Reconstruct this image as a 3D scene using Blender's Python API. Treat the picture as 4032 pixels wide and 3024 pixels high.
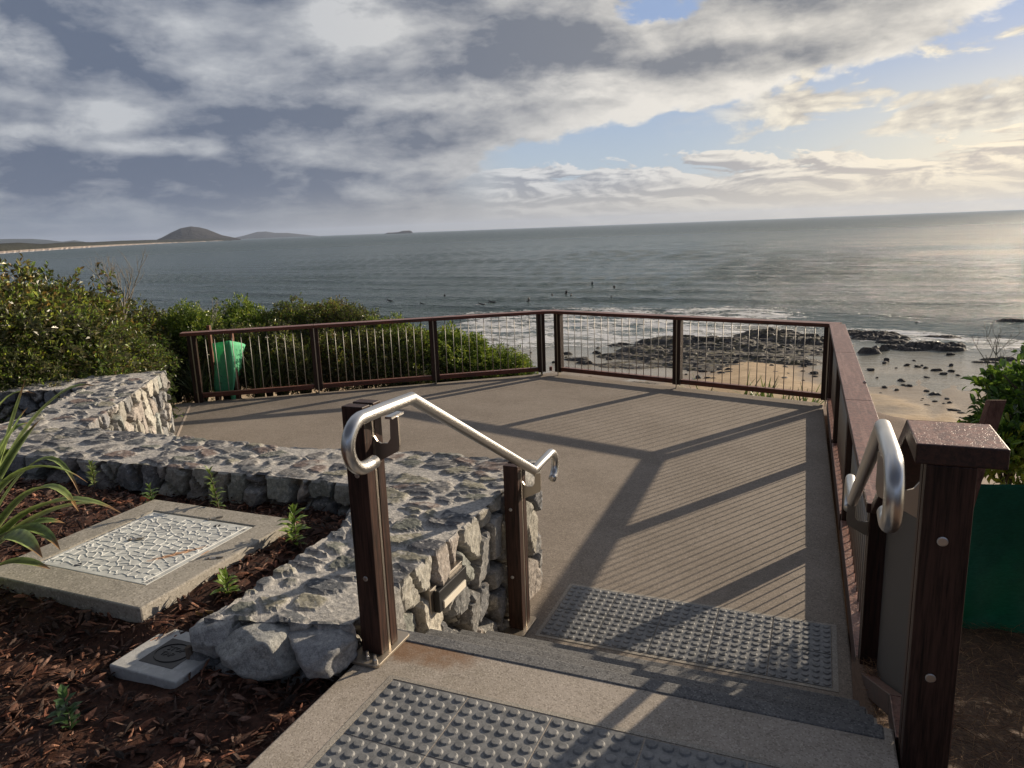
import bpy, bmesh, math, random
import numpy as np
from mathutils import Vector, Matrix
from math import radians, sin, cos, pi

for _o in list(bpy.data.objects): bpy.data.objects.remove(_o)
sc = bpy.context.scene
COL = sc.collection

# ------------------------------------------------------------------ camera
# Z up, metres; the lookout deck is z = 0, the stair landing z = 0.674, the sea z = -12
FPX, YAW, PITCH, ROLL = 2889.3, 0.3982, 0.2090, -0.0372
CAM = np.array([1.3468, -3.4653, 2.2210])
def _cam_axes():
    f = np.array([-sin(YAW)*cos(PITCH), cos(YAW)*cos(PITCH), -sin(PITCH)])
    r = np.array([cos(YAW), sin(YAW), 0.]); u = np.cross(r, f)
    return cos(ROLL)*r + sin(ROLL)*u, -sin(ROLL)*r + cos(ROLL)*u, f
CR, CU, CF = _cam_axes()
def ray(px, py):                       # photo pixel (on the 2212-wide view) -> direction in the world
    k = 4032/2212
    return (px*k-2016)/FPX*CR + (1512-py*k)/FPX*CU + CF
def gp(px, py, z=0.):                  # survey point: where that line of sight meets height z
    d = ray(px, py); return CAM + d*((z-CAM[2])/d[2])
def at(px, py, dist):                  # survey point at a horizontal distance
    d = ray(px, py); return CAM + d*(dist/math.hypot(d[0], d[1]))
cd = bpy.data.cameras.new("camera"); cam = bpy.data.objects.new("camera", cd); COL.objects.link(cam)
cam.matrix_world = Matrix(((CR[0], CU[0], -CF[0], CAM[0]), (CR[1], CU[1], -CF[1], CAM[1]), (CR[2], CU[2], -CF[2], CAM[2]), (0, 0, 0, 1)))
cd.sensor_width = 36; cd.lens = FPX/4032*36; cd.clip_start = 0.05; cd.clip_end = 90000
sc.camera = cam

# ------------------------------------------------------------------ node helpers
class V:
    """wraps a shader socket so node maths reads like arithmetic"""
    def __init__(s, nt, sock): s.nt, s.s = nt, sock
    def _m(s, op, *a):
        n = s.nt.nodes.new('ShaderNodeMath'); n.operation = op
        for i, x in enumerate((s,)+a):
            if isinstance(x, V): s.nt.links.new(x.s, n.inputs[i])
            else: n.inputs[i].default_value = x
        return V(s.nt, n.outputs[0])
    def __add__(s, o): return s._m('ADD', o)
    def __sub__(s, o): return s._m('SUBTRACT', o)
    def __mul__(s, o): return s._m('MULTIPLY', o)
    def __truediv__(s, o): return s._m('DIVIDE', o)
    __radd__ = __add__; __rmul__ = __mul__
    def __rsub__(s, o): return (s*-1.0)+o
    def pow(s, o): return s._m('POWER', o)
    def max(s, o): return s._m('MAXIMUM', o)
    def min(s, o): return s._m('MINIMUM', o)
    def sin(s): return s._m('SINE')
    def ramp(s, a, b, lo=0., hi=1., smooth=True):
        n = s.nt.nodes.new('ShaderNodeMapRange'); n.interpolation_type = 'SMOOTHSTEP' if smooth else 'LINEAR'
        s.nt.links.new(s.s, n.inputs[0])
        for i, x in zip((1, 2, 3, 4), (a, b, lo, hi)):
            if isinstance(x, V): s.nt.links.new(x.s, n.inputs[i])
            else: n.inputs[i].default_value = x
        return V(s.nt, n.outputs[0])
def link(nt, v, sock):
    if isinstance(v, V): nt.links.new(v.s, sock)
    elif v is not None: sock.default_value = v
def rgb(c): return (c[0], c[1], c[2], 1.)
def mixc(nt, f, a, b, mode='MIX'):
    n = nt.nodes.new('ShaderNodeMix'); n.data_type = 'RGBA'; n.blend_type = mode; n.clamp_factor = True
    link(nt, f, n.inputs[0])
    for x, i in ((a, 6), (b, 7)):
        if isinstance(x, V): nt.links.new(x.s, n.inputs[i])
        else: n.inputs[i].default_value = rgb(x)
    return V(nt, n.outputs[2])
def noise(nt, vec, scale, detail=4, rough=.55, dist=0., color=False, ntype='FBM'):
    n = nt.nodes.new('ShaderNodeTexNoise'); n.noise_type = ntype
    n.inputs['Scale'].default_value = scale; n.inputs['Detail'].default_value = detail
    n.inputs['Roughness'].default_value = rough; n.inputs['Distortion'].default_value = dist
    if vec is not None: nt.links.new(vec.s, n.inputs['Vector'])
    return V(nt, n.outputs['Color' if color else 0])
def voro(nt, vec, scale, feature='F1', out=0, rand=1.):
    n = nt.nodes.new('ShaderNodeTexVoronoi'); n.feature = feature; n.inputs['Scale'].default_value = scale
    n.inputs['Randomness'].default_value = rand
    if vec is not None: nt.links.new(vec.s, n.inputs['Vector'])
    return V(nt, n.outputs[out])
def xyz(nt, x, y, z):
    n = nt.nodes.new('ShaderNodeCombineXYZ')
    for i, v in enumerate((x, y, z)): link(nt, v, n.inputs[i])
    return V(nt, n.outputs[0])
def sep(nt, v):
    n = nt.nodes.new('ShaderNodeSeparateXYZ'); nt.links.new(v.s, n.inputs[0]); return [V(nt, o) for o in n.outputs]
def vscale(nt, v, s):
    n = nt.nodes.new('ShaderNodeVectorMath'); n.operation = 'MULTIPLY'; nt.links.new(v.s, n.inputs[0]); n.inputs[1].default_value = s
    return V(nt, n.outputs[0])
def curve(nt, v, pts):
    """piecewise curve through (x, y)"""
    xs = [p[0] for p in pts]; ys = [p[1] for p in pts]; x0, x1 = xs[0], xs[-1]; y0, y1 = min(ys), max(ys)
    n = nt.nodes.new('ShaderNodeFloatCurve'); c = n.mapping.curves[0]
    u = v.ramp(x0, x1, 0., 1., False)
    P = [((x-x0)/(x1-x0), (y-y0)/(y1-y0)) for x, y in pts]
    while len(c.points) < len(P): c.points.new(.5, .5)
    for q, p in zip(c.points, P): q.location = p
    n.mapping.update(); nt.links.new(u.s, n.inputs['Value'])
    return V(nt, n.outputs[0])*(y1-y0)+y0

# ------------------------------------------------------------------ sky and sun
SUN_AZ, SUN_EL = radians(32.0), radians(17.6)          # azimuth measured from +Y towards +X
SUNDIR = Vector((sin(SUN_AZ)*cos(SUN_EL), cos(SUN_AZ)*cos(SUN_EL), sin(SUN_EL)))
world = bpy.data.worlds.new("World"); sc.world = world; world.use_nodes = True
nt = world.node_tree; nt.nodes.clear()
geo = nt.nodes.new('ShaderNodeTexCoord'); dirv = V(nt, geo.outputs['Generated'])
dx, dy, dz = sep(nt, dirv)
sky = nt.nodes.new('ShaderNodeTexSky'); sky.sky_type = 'NISHITA'; sky.sun_disc = False
sky.sun_elevation = SUN_EL; sky.sun_rotation = SUN_AZ; sky.air_density = 1.0; sky.dust_density = 1.5; sky.ozone_density = 2.0
skyc = V(nt, sky.outputs[0])
DEG = 57.29578
az = dx._m('ARCTAN2', dy)*DEG
el = dz.min(.9999)._m('ARCSINE')*DEG
# coordinates on a cloud layer: perspective squeeze towards the horizon
k = (el.max(-1.)+3.0)
lx = az*.062; ly = (k*.10)._m('LOGARITHM', 2.718)*1.5
warp = noise(nt, xyz(nt, lx*1.3, ly*1.3, 5.), 1.6, 3, .5, 0., True)
wx, wy, wz = sep(nt, warp)
lay = xyz(nt, lx+(wx-.5)*.30, ly+(wy-.5)*.25, 0.)
lays = xyz(nt, lx+(wx-.5)*.30+.10, ly+(wy-.5)*.25+.09, 0.)
n1 = noise(nt, lay, 1.5, 7, .57, 0.)
n1s = noise(nt, lays, 1.5, 4, .52, 0.)
fine = noise(nt, xyz(nt, az*.22+(wx-.5)*.8, el*.42+(wy-.5)*.6, 0.), 1.0, 6, .6, 0.)
elb = curve(nt, az, [(-60, 1.2), (-30, 1.6), (-26.5, 3.0), (-23.5, 5.4), (-17.5, 6.1), (-10.8, 7.9), (-2.6, 8.7), (5.2, 10.1), (10, 12.4), (30, 22)])
edge = (el-elb)*.75 + (n1-.5)*4.0 + (fine-.5)*3.0
deck = edge.ramp(-.15, .45)
left = az.ramp(-21.5, -28.5)
hole = ((az+11.2)*.35*(az+11.2)*.35+(el-14.6)*(el-14.6)*.9+(fine-.5)*5.+(n1-.5)*6.).ramp(1.0, .2)
deckm = (1.-hole)*deck.max(left*((fine-.5)*2.+el*.5+1.4).ramp(0., .6))
lightn = (n1 - n1s)
rim = edge.ramp(2.9, .2)*az.ramp(-34, -16)
b1 = noise(nt, xyz(nt, az*.105+(wx-.5)*.30, el*.26+(wy-.5)*.28, 2.), 1.0, 9, .60, 0.)
b2 = noise(nt, xyz(nt, az*.36+(wx-.5)*1.2, el*.70+(wy-.5)*1.1, 9.), 1.0, 7, .62, 0.)
br = (b1*.86+fine*.16+b2*.08).ramp(.42, .72, 0., 1., False)*1.12 + lightn*1.6 + (b2-.5)*.30 - .09
def spot(a0, e0, sa, se):
    u = (az-a0)*(1./sa); w = (el-e0)*(1./se)
    return (u*u+w*w+(fine-.5)*1.6).ramp(1.3, .0)
lo_ = spot(-33.5, 14.2, 4.2, 2.6)*.62 + spot(-41.5, 10.6, 3.6, 2.0)*.34 + spot(-49.8, 8.0, 3.2, 1.3)*.62 + spot(-53.9, 11.8, 2.4, 2.0)*.60 + spot(-54.5, 6.7, 3.0, 1.0)*.70 + spot(-46.2, 6.3, 5.0, .7)*.45 + spot(-35.8, 9.6, 6.0, 1.0)*.30 + spot(-26., 9.2, 6., .8)*.30 + spot(-16.8, 10.0, 4.2, 1.2)*.42
dk_ = spot(-50.5, 13.2, 6.0, 2.2)*.45 + spot(-38., 8.0, 11., 1.1)*.32 + spot(-21., 12.4, 8., 2.2)*.40 + spot(-6., 10.8, 8.0, 1.5)*.42 + spot(-45., 3.8, 13., 1.9)*.38
br = br*.80 + lo_*(b1*1.2+b2*1.5-.45).max(0.) - dk_*1.0 + rim*.62
darkc = mixc(nt, az.ramp(-50, 8), (1.05, 1.30, 1.85), (2.00, 2.05, 2.18))
litc = mixc(nt, az.ramp(-46, 6), (4.2, 4.35, 4.6), (7.4, 6.9, 6.1))
deckc = mixc(nt, br.max(0.).min(1.), darkc, litc)
# blue gap behind, brighter and warmer towards the sun
bluec = mixc(nt, el.ramp(2.5, 12.5), (3.5, 4.2, 5.0), (2.3, 3.1, 4.9))
bluec = mixc(nt, az.ramp(-14, 16)*el.ramp(13, 2), bluec, (6.6, 5.9, 4.6))
bluec = mixc(nt, .12, bluec, skyc)
# middle-height cumulus pieces towards the right
c2n = noise(nt, xyz(nt, az*.16, el*.42, 3.), 1.0, 7, .58, .3)
mid = ((c2n-.5)*6.+.95-((el-7.2)*.36)._m('ABSOLUTE')).ramp(.2, .8)*az.ramp(-12, -1)
midn = noise(nt, xyz(nt, az*.16-.10, el*.42-.10, 3.), 1.0, 5, .55, .3)
midc = mixc(nt, ((c2n-midn)*5.+.55).max(0.).min(1.), (4.0, 3.7, 3.4), (7.6, 6.9, 5.6))
# low cumulus bank over the horizon
c3n = noise(nt, xyz(nt, az*.21, el*.85, 7.), 1.0, 8, .6, .5)
c3s = noise(nt, xyz(nt, az*.21+.12, el*.85+.22, 7.), 1.0, 6, .58, .5)
bank = ((4.5-el)*1.0+(c3n-.5)*8.5).ramp(.0, .55)*az.ramp(-30, -21)
bankdark = mixc(nt, az.ramp(-20, 12), (2.7, 2.85, 3.2), (4.9, 4.3, 3.7))
banklit = mixc(nt, az.ramp(-20, 12), (5.6, 5.6, 5.6), (8.6, 7.5, 5.7))
bankc = mixc(nt, ((c3n-c3s)*6.5+.40+(el-2.4)*.10).max(0.).min(1.), bankdark, banklit)
s = mixc(nt, mid, bluec, midc)
s = mixc(nt, bank, s, bankc)
s = mixc(nt, deckm, s, deckc)
# air near the horizon
hz = mixc(nt, az.ramp(-50, 16, 0., 1., False), (1.15, 1.50, 2.15), (7.6, 6.4, 4.4))
s = mixc(nt, el.ramp(3.8, .0)*.75, s, hz)
# unseen sky above and behind: broken cloud, darkened at the back to dim post fronts
hi = noise(nt, dirv, 2.2, 5, .55)
above = mixc(nt, hi.ramp(.42, .62), mixc(nt, dy.ramp(-.4, .5), (.4, .5, .8), (2.2, 2.6, 3.5)), mixc(nt, dy.ramp(-.5, .8), (.5, .55, .7), (4.4, 4.3, 4.3)))
s = mixc(nt, el.ramp(17, 30), s, above)
s = mixc(nt, dy.ramp(.25, -.3)*el.ramp(17, 5), s, (.32, .34, .42))
bg = nt.nodes.new('ShaderNodeBackground'); bg.inputs['Strength'].default_value = 0.1
nt.links.new(s.s, bg.inputs['Color'])
wo = nt.nodes.new('ShaderNodeOutputWorld'); nt.links.new(bg.outputs[0], wo.inputs['Surface'])

sd = bpy.data.lights.new("sun", 'SUN'); sd.energy = 5.0; sd.angle = radians(.55); sd.color = (1., .84, .64)
sun = bpy.data.objects.new("sun", sd); COL.objects.link(sun)
sun.rotation_euler = SUNDIR.to_track_quat('Z', 'Y').to_euler()
sc.view_settings.view_transform = 'Standard'; sc.view_settings.look = 'None'; sc.view_settings.gamma = 1.0; sc.view_settings.exposure = 0.35
sc.render.engine = 'CYCLES'; sc.cycles.use_denoising = True
try: sc.cycles.denoiser = 'OPENIMAGEDENOISE'; sc.cycles.denoising_input_passes = 'RGB_ALBEDO_NORMAL'; sc.cycles.denoising_prefilter = 'ACCURATE'
except Exception: pass
sc.cycles.max_bounces = 6; sc.cycles.diffuse_bounces = 3; sc.cycles.glossy_bounces = 3; sc.cycles.transmission_bounces = 3; sc.cycles.caustics_reflective = False; sc.cycles.caustics_refractive = False
sc.cycles.sample_clamp_indirect = 6

# ------------------------------------------------------------------ numpy noise
def _h(i, j, k, s=0):
    n = (i*374761393 + j*668265263 + k*2147483647 + s*1274126177).astype(np.int64) & 0xffffffff
    n = ((n ^ (n >> 13))*1274126177) & 0xffffffff
    n = ((n ^ (n >> 15))*2246822519) & 0xffffffff
    return ((n ^ (n >> 16)) & 0xffffff)/float(0xffffff)
def vnoise(P, s=0):
    P = np.asarray(P, float); I = np.floor(P).astype(np.int64); f = P-I; f = f*f*(3-2*f); r = 0
    for a in (0, 1):
        for b in (0, 1):
            for c in (0, 1):
                w = (f[:, 0] if a else 1-f[:, 0])*(f[:, 1] if b else 1-f[:, 1])*(f[:, 2] if c else 1-f[:, 2])
                r = r + w*_h(I[:, 0]+a, I[:, 1]+b, I[:, 2]+c, s)
    return r*2-1
def fbm(P, octs=4, s=0, g=.5):
    P = np.asarray(P, float); r = 0; a = 1.; t = 0
    for o in range(octs):
        r = r + a*vnoise(P*2**o, s+o); t += a; a *= g
    return r/t
def voro3(P, s=0, jit=.9):
    P = np.asarray(P, float); I = np.floor(P).astype(np.int64); N = len(P)
    F1 = np.full(N, 9.); F2 = np.full(N, 9.); ID = np.zeros((N, 3), np.int64); D = np.zeros((N, 3))
    for a in (-1, 0, 1):
        for b in (-1, 0, 1):
            for c in (-1, 0, 1):
                J = I+[a, b, c]
                C = J+.5+jit*(np.stack([_h(J[:, 0], J[:, 1], J[:, 2], s+q) for q in (1, 2, 3)], 1)-.5)
                v = P-C; d = np.sqrt((v**2).sum(1)); m = d < F1
                F2 = np.where(m, F1, np.minimum(F2, d)); F1 = np.where(m, d, F1)
                ID[m] = J[m]; D[m] = v[m]
    return F1, F2, ID, D
def cellr(ID, s): return _h(ID[:, 0], ID[:, 1], ID[:, 2], s)
def sstep(x, a, b):
    t = np.clip((x-a)/(b-a), 0, 1); return t*t*(3-2*t)

# ------------------------------------------------------------------ object helpers
class MB:
    """collects shapes in world coordinates; build() links them as ONE mesh object under its thing"""
    def __init__(s): s.v = []; s.f = []; s.c = []
    def add(s, vs, fs, col=None):
        o = len(s.v); s.v += [tuple(map(float, q)) for q in vs]; s.f += [tuple(i+o for i in f) for f in fs]
        s.c += [col if col is not None else (1, 1, 1)]*len(vs) if not isinstance(col, list) else col
        return s
    def box(s, a, b):
        (x0, y0, z0), (x1, y1, z1) = a, b
        return s.add([(x0, y0, z0), (x1, y0, z0), (x1, y1, z0), (x0, y1, z0), (x0, y0, z1), (x1, y0, z1), (x1, y1, z1), (x0, y1, z1)],
                     [(0, 3, 2, 1), (4, 5, 6, 7), (0, 1, 5, 4), (1, 2, 6, 5), (2, 3, 7, 6), (3, 0, 4, 7)])
    def prism(s, poly, z0, z1):
        n = len(poly); vs = [(x, y, z0) for x, y in poly]+[(x, y, z1) for x, y in poly]
        return s.add(vs, [tuple(range(n-1, -1, -1)), tuple(range(n, 2*n))]+[(i, (i+1) % n, (i+1) % n+n, i+n) for i in range(n)])
    def hexa(s, lo, hi):
        vs = list(lo)+list(hi)
        return s.add(vs, [(3, 2, 1, 0), (4, 5, 6, 7), (0, 1, 5, 4), (1, 2, 6, 5), (2, 3, 7, 6), (3, 0, 4, 7)])
    def beam(s, p, q, w, h, side=None):
        """a bar from p to q, w wide (horizontal) and h high, centred on the line"""
        p = Vector(p); q = Vector(q); d = (q-p).normalized()
        sd = Vector(side).normalized() if side is not None else d.cross(Vector((0, 0, 1))).normalized()
        u = sd.cross(d).normalized()
        lo = [p-sd*w/2-u*h/2, p+sd*w/2-u*h/2, q+sd*w/2-u*h/2, q-sd*w/2-u*h/2]
        hi = [x+u*h for x in lo]
        return s.hexa(lo, hi)
    def tube(s, pts, r, n=12, caps=True, rend=None, col=None):
        pts = [Vector(p) for p in pts]; m = len(pts); rings = []; up = None; vs = []
        for i, p in enumerate(pts):
            d = (pts[min(i+1, m-1)]-pts[max(i-1, 0)]).normalized()
            if up is None: up = d.orthogonal().normalized()
            else: up = dprev.rotation_difference(d) @ up
            dprev = d
            up = (up-d*up.dot(d)).normalized(); w = d.cross(up)
            rr = (r[i] if isinstance(r, (list, tuple)) else (r if rend is None else r+(rend-r)*i/(m-1)))
            # keep the thickness through a mitred bend
            if 0 < i < m-1:
                c = (pts[i]-pts[i-1]).normalized().dot((pts[i+1]-pts[i]).normalized()); k = 1/max(.5, math.sqrt(max(.01, (1+c)/2)))
                bn = ((pts[i+1]-pts[i]).normalized()-(pts[i]-pts[i-1]).normalized())
                bn = bn.normalized() if bn.length > 1e-5 else None
            else: k, bn = 1, None
            for j in range(n):
                a = 2*pi*j/n; o = up*cos(a)+w*sin(a)
                if bn is not None: o = o+bn*(o.dot(bn))*(k-1)
                vs.append(p+o*rr)
        fs = [(i*n+j, i*n+(j+1) % n, (i+1)*n+(j+1) % n, (i+1)*n+j) for i in range(m-1) for j in range(n)]
        if caps: fs += [tuple(range(n-1, -1, -1)), tuple(range((m-1)*n, m*n))]
        return s.add(vs, fs, col)
    def cyl(s, p, q, r, n=16, r2=None): return s.tube([p, q], r, n, True, r2)
    def build(s, name, mat, parent=None, smooth=False, bevel=0., vcol=False, auto=None):
        me = bpy.data.meshes.new(name); off = wloc(parent)
        v = np.array(s.v, float).reshape(-1, 3)-off
        me.from_pydata([tuple(q) for q in v], [], s.f); me.validate(); me.update()
        return finish(me, name, mat, parent, smooth, bevel, s.c if vcol else None)
def finish(me, name, mat, parent, smooth=False, bevel=0., cols=None):
    if cols is not None and len(cols) == len(me.vertices):
        a = me.color_attributes.new("Col", 'FLOAT_COLOR', 'POINT')
        a.data.foreach_set('color', np.concatenate([np.array(cols, float).reshape(-1, 3), np.ones((len(cols), 1))], 1).ravel())
    if mat: me.materials.append(mat)
    if smooth: me.polygons.foreach_set('use_smooth', [True]*len(me.polygons))
    o = bpy.data.objects.new(name, me); COL.objects.link(o)
    if parent is not None: o.parent = parent
    if bevel:
        b = o.modifiers.new("bevel", 'BEVEL'); b.width = bevel; b.segments = 2; b.limit_method = 'ANGLE'; b.angle_limit = radians(35); b.harden_normals = False
    return o
def wloc(o):
    p = np.zeros(3)
    while o is not None: p = p+np.array(o.location); o = o.parent
    return p
def tag(o, label=None, cat=None, group=None, kind=None):
    if label: o['label'] = label
    if cat: o['category'] = cat
    if group: o['group'] = group
    if kind: o['kind'] = kind
    return o
def thing(name, label, cat, loc=(0, 0, 0), group=None):
    o = bpy.data.objects.new(name, None); o.empty_display_size = .1; COL.objects.link(o); o.location = [float(x) for x in loc]
    return tag(o, label, cat, group)
def struct(o): o['kind'] = 'structure'; return o
KIDS = {}
def dup(root, loc=None, rz=None, label=None, group=None, scale=None):
    r = root.copy(); COL.objects.link(r)
    if loc is not None: r.location = [float(x) for x in loc]
    if rz is not None: r.rotation_euler = (root.rotation_euler[0], root.rotation_euler[1], rz)
    if scale is not None: r.scale = (scale,)*3 if not isinstance(scale, (tuple, list)) else scale
    if label: r['label'] = label
    if group: r['group'] = group
    for ch in [o for o in bpy.data.objects if o.parent == root]:
        c = ch.copy(); COL.objects.link(c); c.parent = r
        for g in [o for o in bpy.data.objects if o.parent == ch]:
            d = g.copy(); COL.objects.link(d); d.parent = c
    return r
def arc(cy, cz, r, a0, a1, n, x):
    return [(x, cy+r*cos(radians(a0+(a1-a0)*i/n)), cz+r*sin(radians(a0+(a1-a0)*i/n))) for i in range(n+1)]

# ------------------------------------------------------------------ materials
def mat(name, col=None, rough=.6, metal=0., spec=.5):
    m = bpy.data.materials.new(name); m.use_nodes = True; b = m.node_tree.nodes['Principled BSDF']
    if col is not None: b.inputs['Base Color'].default_value = rgb(col)
    b.inputs['Roughness'].default_value = rough; b.inputs['Metallic'].default_value = metal; b.inputs['Specular IOR Level'].default_value = spec
    return m, m.node_tree, b
def objco(nt): return V(nt, nt.nodes.new('ShaderNodeTexCoord').outputs['Object'])
def posn(nt): return V(nt, nt.nodes.new('ShaderNodeNewGeometry').outputs['Position'])
def vcolr(nt):
    n = nt.nodes.new('ShaderNodeAttribute'); n.attribute_name = 'Col'; return V(nt, n.outputs['Color'])
def bump(nt, b, h, strength=.5, dist=.01):
    n = nt.nodes.new('ShaderNodeBump'); n.inputs['Strength'].default_value = strength; n.inputs['Distance'].default_value = dist
    nt.links.new(h.s, n.inputs['Height']); nt.links.new(n.outputs[0], b.inputs['Normal']); return n
def setc(nt, b, v): nt.links.new(v.s, b.inputs['Base Color'])

def concrete(name, c1, c2, speck=(.10, .085, .07), grain=210., rust=False, sp=.5):
    m, nt, b = mat(name, rough=.85, spec=.3); p = posn(nt)
    big = noise(nt, p, 1.3, 4, .6); med = noise(nt, p, 16, 4, .65)
    c = mixc(nt, (big*.65+med*.35).ramp(.38, .62), c1, c2)
    v = voro(nt, p, grain, 'F1', 1); vr, vg, vb = sep(nt, v)
    c = mixc(nt, vr.ramp(.70, .9)*sp, c, speck)
    c = mixc(nt, vg.ramp(.82, .95)*sp*.8, c, tuple(min(.7, x*1.7) for x in c2))
    blot = noise(nt, p, 4.5, 5, .7).ramp(.58, .74)
    c = mixc(nt, blot*.28, c, tuple(x*.6 for x in c1))
    if rust:
        x, y, z = sep(nt, p)
        r = ((x+.02)*(x+.02)*3.2+(y+1.29)*(y+1.29)*26.)
        rr = (noise(nt, p, 14, 4, .6)-.5)*.6+r
        c = mixc(nt, rr.ramp(.42, .0)*.75, c, (.20, .095, .035))
    setc(nt, b, c)
    h = noise(nt, p, 260, 2, .6)*.5+vg*.5
    bump(nt, b, h, .55, .0018)
    return m
M = {}
M['deck'] = concrete('concrete_deck', (.228, .192, .156), (.290, .248, .206), grain=150.)
M['landing'] = concrete('concrete_landing', (.33, .29, .24), (.425, .375, .325), speck=(.13, .11, .09), grain=210., rust=True, sp=.45)
M['nosing'] = concrete('nosing_strip', (.115, .116, .120), (.185, .184, .182), speck=(.06, .06, .062), grain=190., sp=.7)
M['pit_conc'] = concrete('pit_concrete', (.275, .255, .215), (.375, .345, .295), speck=(.15, .135, .11), grain=130.)
M['pit_small'] = concrete('small_pit_concrete', (.42, .42, .41), (.52, .52, .50), speck=(.30, .30, .29), grain=80., sp=.25)
M['mortar'] = concrete('mortar_bed', (.30, .275, .24), (.38, .35, .30), grain=300.)

def tactile():
    m, nt, b = mat('tactile_tile', rough=.6, spec=.4); p = posn(nt)
    n = noise(nt, p, 22, 5, .65); n2 = noise(nt, p, 160, 3, .6)
    c = mixc(nt, (n*.7+n2*.3).ramp(.36, .64), (.125, .130, .134), (.24, .242, .242))
    d = noise(nt, p, 7, 4, .7).ramp(.60, .72)
    c = mixc(nt, d*.4, c, (.30, .28, .25))
    setc(nt, b, c); bump(nt, b, n2, .35, .001); return m
M['tactile'] = tactile()

def wood(name, axis, dark=(.018, .008, .006), lite=(.060, .022, .014), rough=.5, wet=False, lum=1.):
    m, nt, b = mat(name, rough=rough, spec=.5 if wet else .25); p = posn(nt)
    ax = Vector(axis).normalized()
    d = nt.nodes.new('ShaderNodeVectorMath'); d.operation = 'DOT_PRODUCT'; nt.links.new(p.s, d.inputs[0]); d.inputs[1].default_value = ax
    sc_ = nt.nodes.new('ShaderNodeVectorMath'); sc_.operation = 'SCALE'; sc_.inputs[0].default_value = ax*.95; nt.links.new(d.outputs['Value'], sc_.inputs['Scale'])
    q = nt.nodes.new('ShaderNodeVectorMath'); q.operation = 'SUBTRACT'; nt.links.new(p.s, q.inputs[0]); nt.links.new(sc_.outputs[0], q.inputs[1])
    q = V(nt, q.outputs[0])
    g = noise(nt, q, 70, 5, .65, .4); g2 = noise(nt, q, 260, 3, .6); big = noise(nt, p, 2.2, 3, .5)
    c = mixc(nt, (g*.6+g2*.25+big*.15).ramp(.36, .62), tuple(x*lum for x in dark), tuple(x*lum for x in lite))
    h = g*.6+g2*.4
    if wet:
        wp = noise(nt, p, 55, 3, .6); dr = voro(nt, p, 75, 'F1', 0)
        drop = dr.ramp(.30, .18)*noise(nt, p, 11, 2, .5).ramp(.42, .55)
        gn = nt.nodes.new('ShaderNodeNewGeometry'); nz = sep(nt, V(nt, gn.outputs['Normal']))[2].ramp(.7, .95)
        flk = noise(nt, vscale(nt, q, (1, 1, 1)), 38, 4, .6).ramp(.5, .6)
        c = mixc(nt, nz*(wp.ramp(.4, .65)*.5+.35), c, (.31*lum, .145*lum, .105*lum))  # paler tops: weathering, plus sky sheen put into the colour
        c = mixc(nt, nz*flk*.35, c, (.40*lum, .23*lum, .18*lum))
        h = h*.35+drop*nz*.8+wp.ramp(.48, .52)*nz*.35
        rr = (nz*(drop*-.05+ -.10))+rough; nt.links.new(rr.s, b.inputs['Roughness'])
    setc(nt, b, c); bump(nt, b, h, .45, .002 if not wet else .003)
    return m
LD = Vector((-2.4+6.6, 6.9-4.0, 0)).normalized(); FD = Vector((1.5+2.4, 5.9-6.95, 0)).normalized()
M['wood_z'] = wood('merbau_upright', (0, 0, 1), dark=(.011, .007, .006), lite=(.075, .038, .028))
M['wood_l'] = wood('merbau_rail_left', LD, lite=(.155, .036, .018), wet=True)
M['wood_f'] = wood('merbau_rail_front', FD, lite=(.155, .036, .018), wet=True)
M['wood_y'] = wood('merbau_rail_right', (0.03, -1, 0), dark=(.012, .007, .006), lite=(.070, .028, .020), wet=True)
M['wood_zf'] = wood('merbau_fence_post_shaded', (0, 0, 1), (.012, .007, .006), (.045, .022, .016))  # darker copy of the upright timber, shade on the posts put into its colour
M['stake'] = wood('hardwood_stake', (0.2, 0, 1), (.10, .045, .03), (.22, .11, .075), .7)

def steel(name, col=(.62, .60, .56), rough=.28, brush=0., wet=0.):
    m, nt, b = mat(name, col, rough, 1.0); p = posn(nt)
    n = noise(nt, vscale(nt, p, (300, 12, 12)), 1.0, 3, .6); d = noise(nt, p, 60, 4, .6)
    rr = n*.02+d.ramp(.5, .75)*.01+(rough+.02); nt.links.new(rr.s, b.inputs['Roughness'])
    drop = voro(nt, p, 95, 'F1', 0).ramp(.34, .16)*noise(nt, p, 30, 2, .5).ramp(.60, .64)
    gn = nt.nodes.new('ShaderNodeNewGeometry'); nz = sep(nt, V(nt, gn.outputs['Normal']))[2].ramp(.45, .8)
    bump(nt, b, drop*nz*wet+n*.001, .03, .0005)
    return m
M['tube'] = steel('stainless_tube', (.60, .59, .57), rough=.27, wet=.0); M['plate'] = steel('galvanised_plate', (.42, .38, .33), .36); M['baluster'], _nt, _b = mat('stainless_rod', (.36, .345, .32), .5, .6)
M['rustplate'] = steel('base_plate_steel', (.50, .44, .36), .5)
def sheet():
    m, nt, b = mat('infill_sheet', rough=.6, metal=.0); p = posn(nt)
    sx = vscale(nt, p, (60, 60, 3)); n = noise(nt, sx, 1.5, 4, .7); k = noise(nt, p, 6, 3, .5)
    c = mixc(nt, n.ramp(.62, .72)*k.ramp(.48, .6)*.8, (.045, .045, .045), (.30, .30, .30)); setc(nt, b, c); return m
M['sheet'] = sheet()

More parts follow.
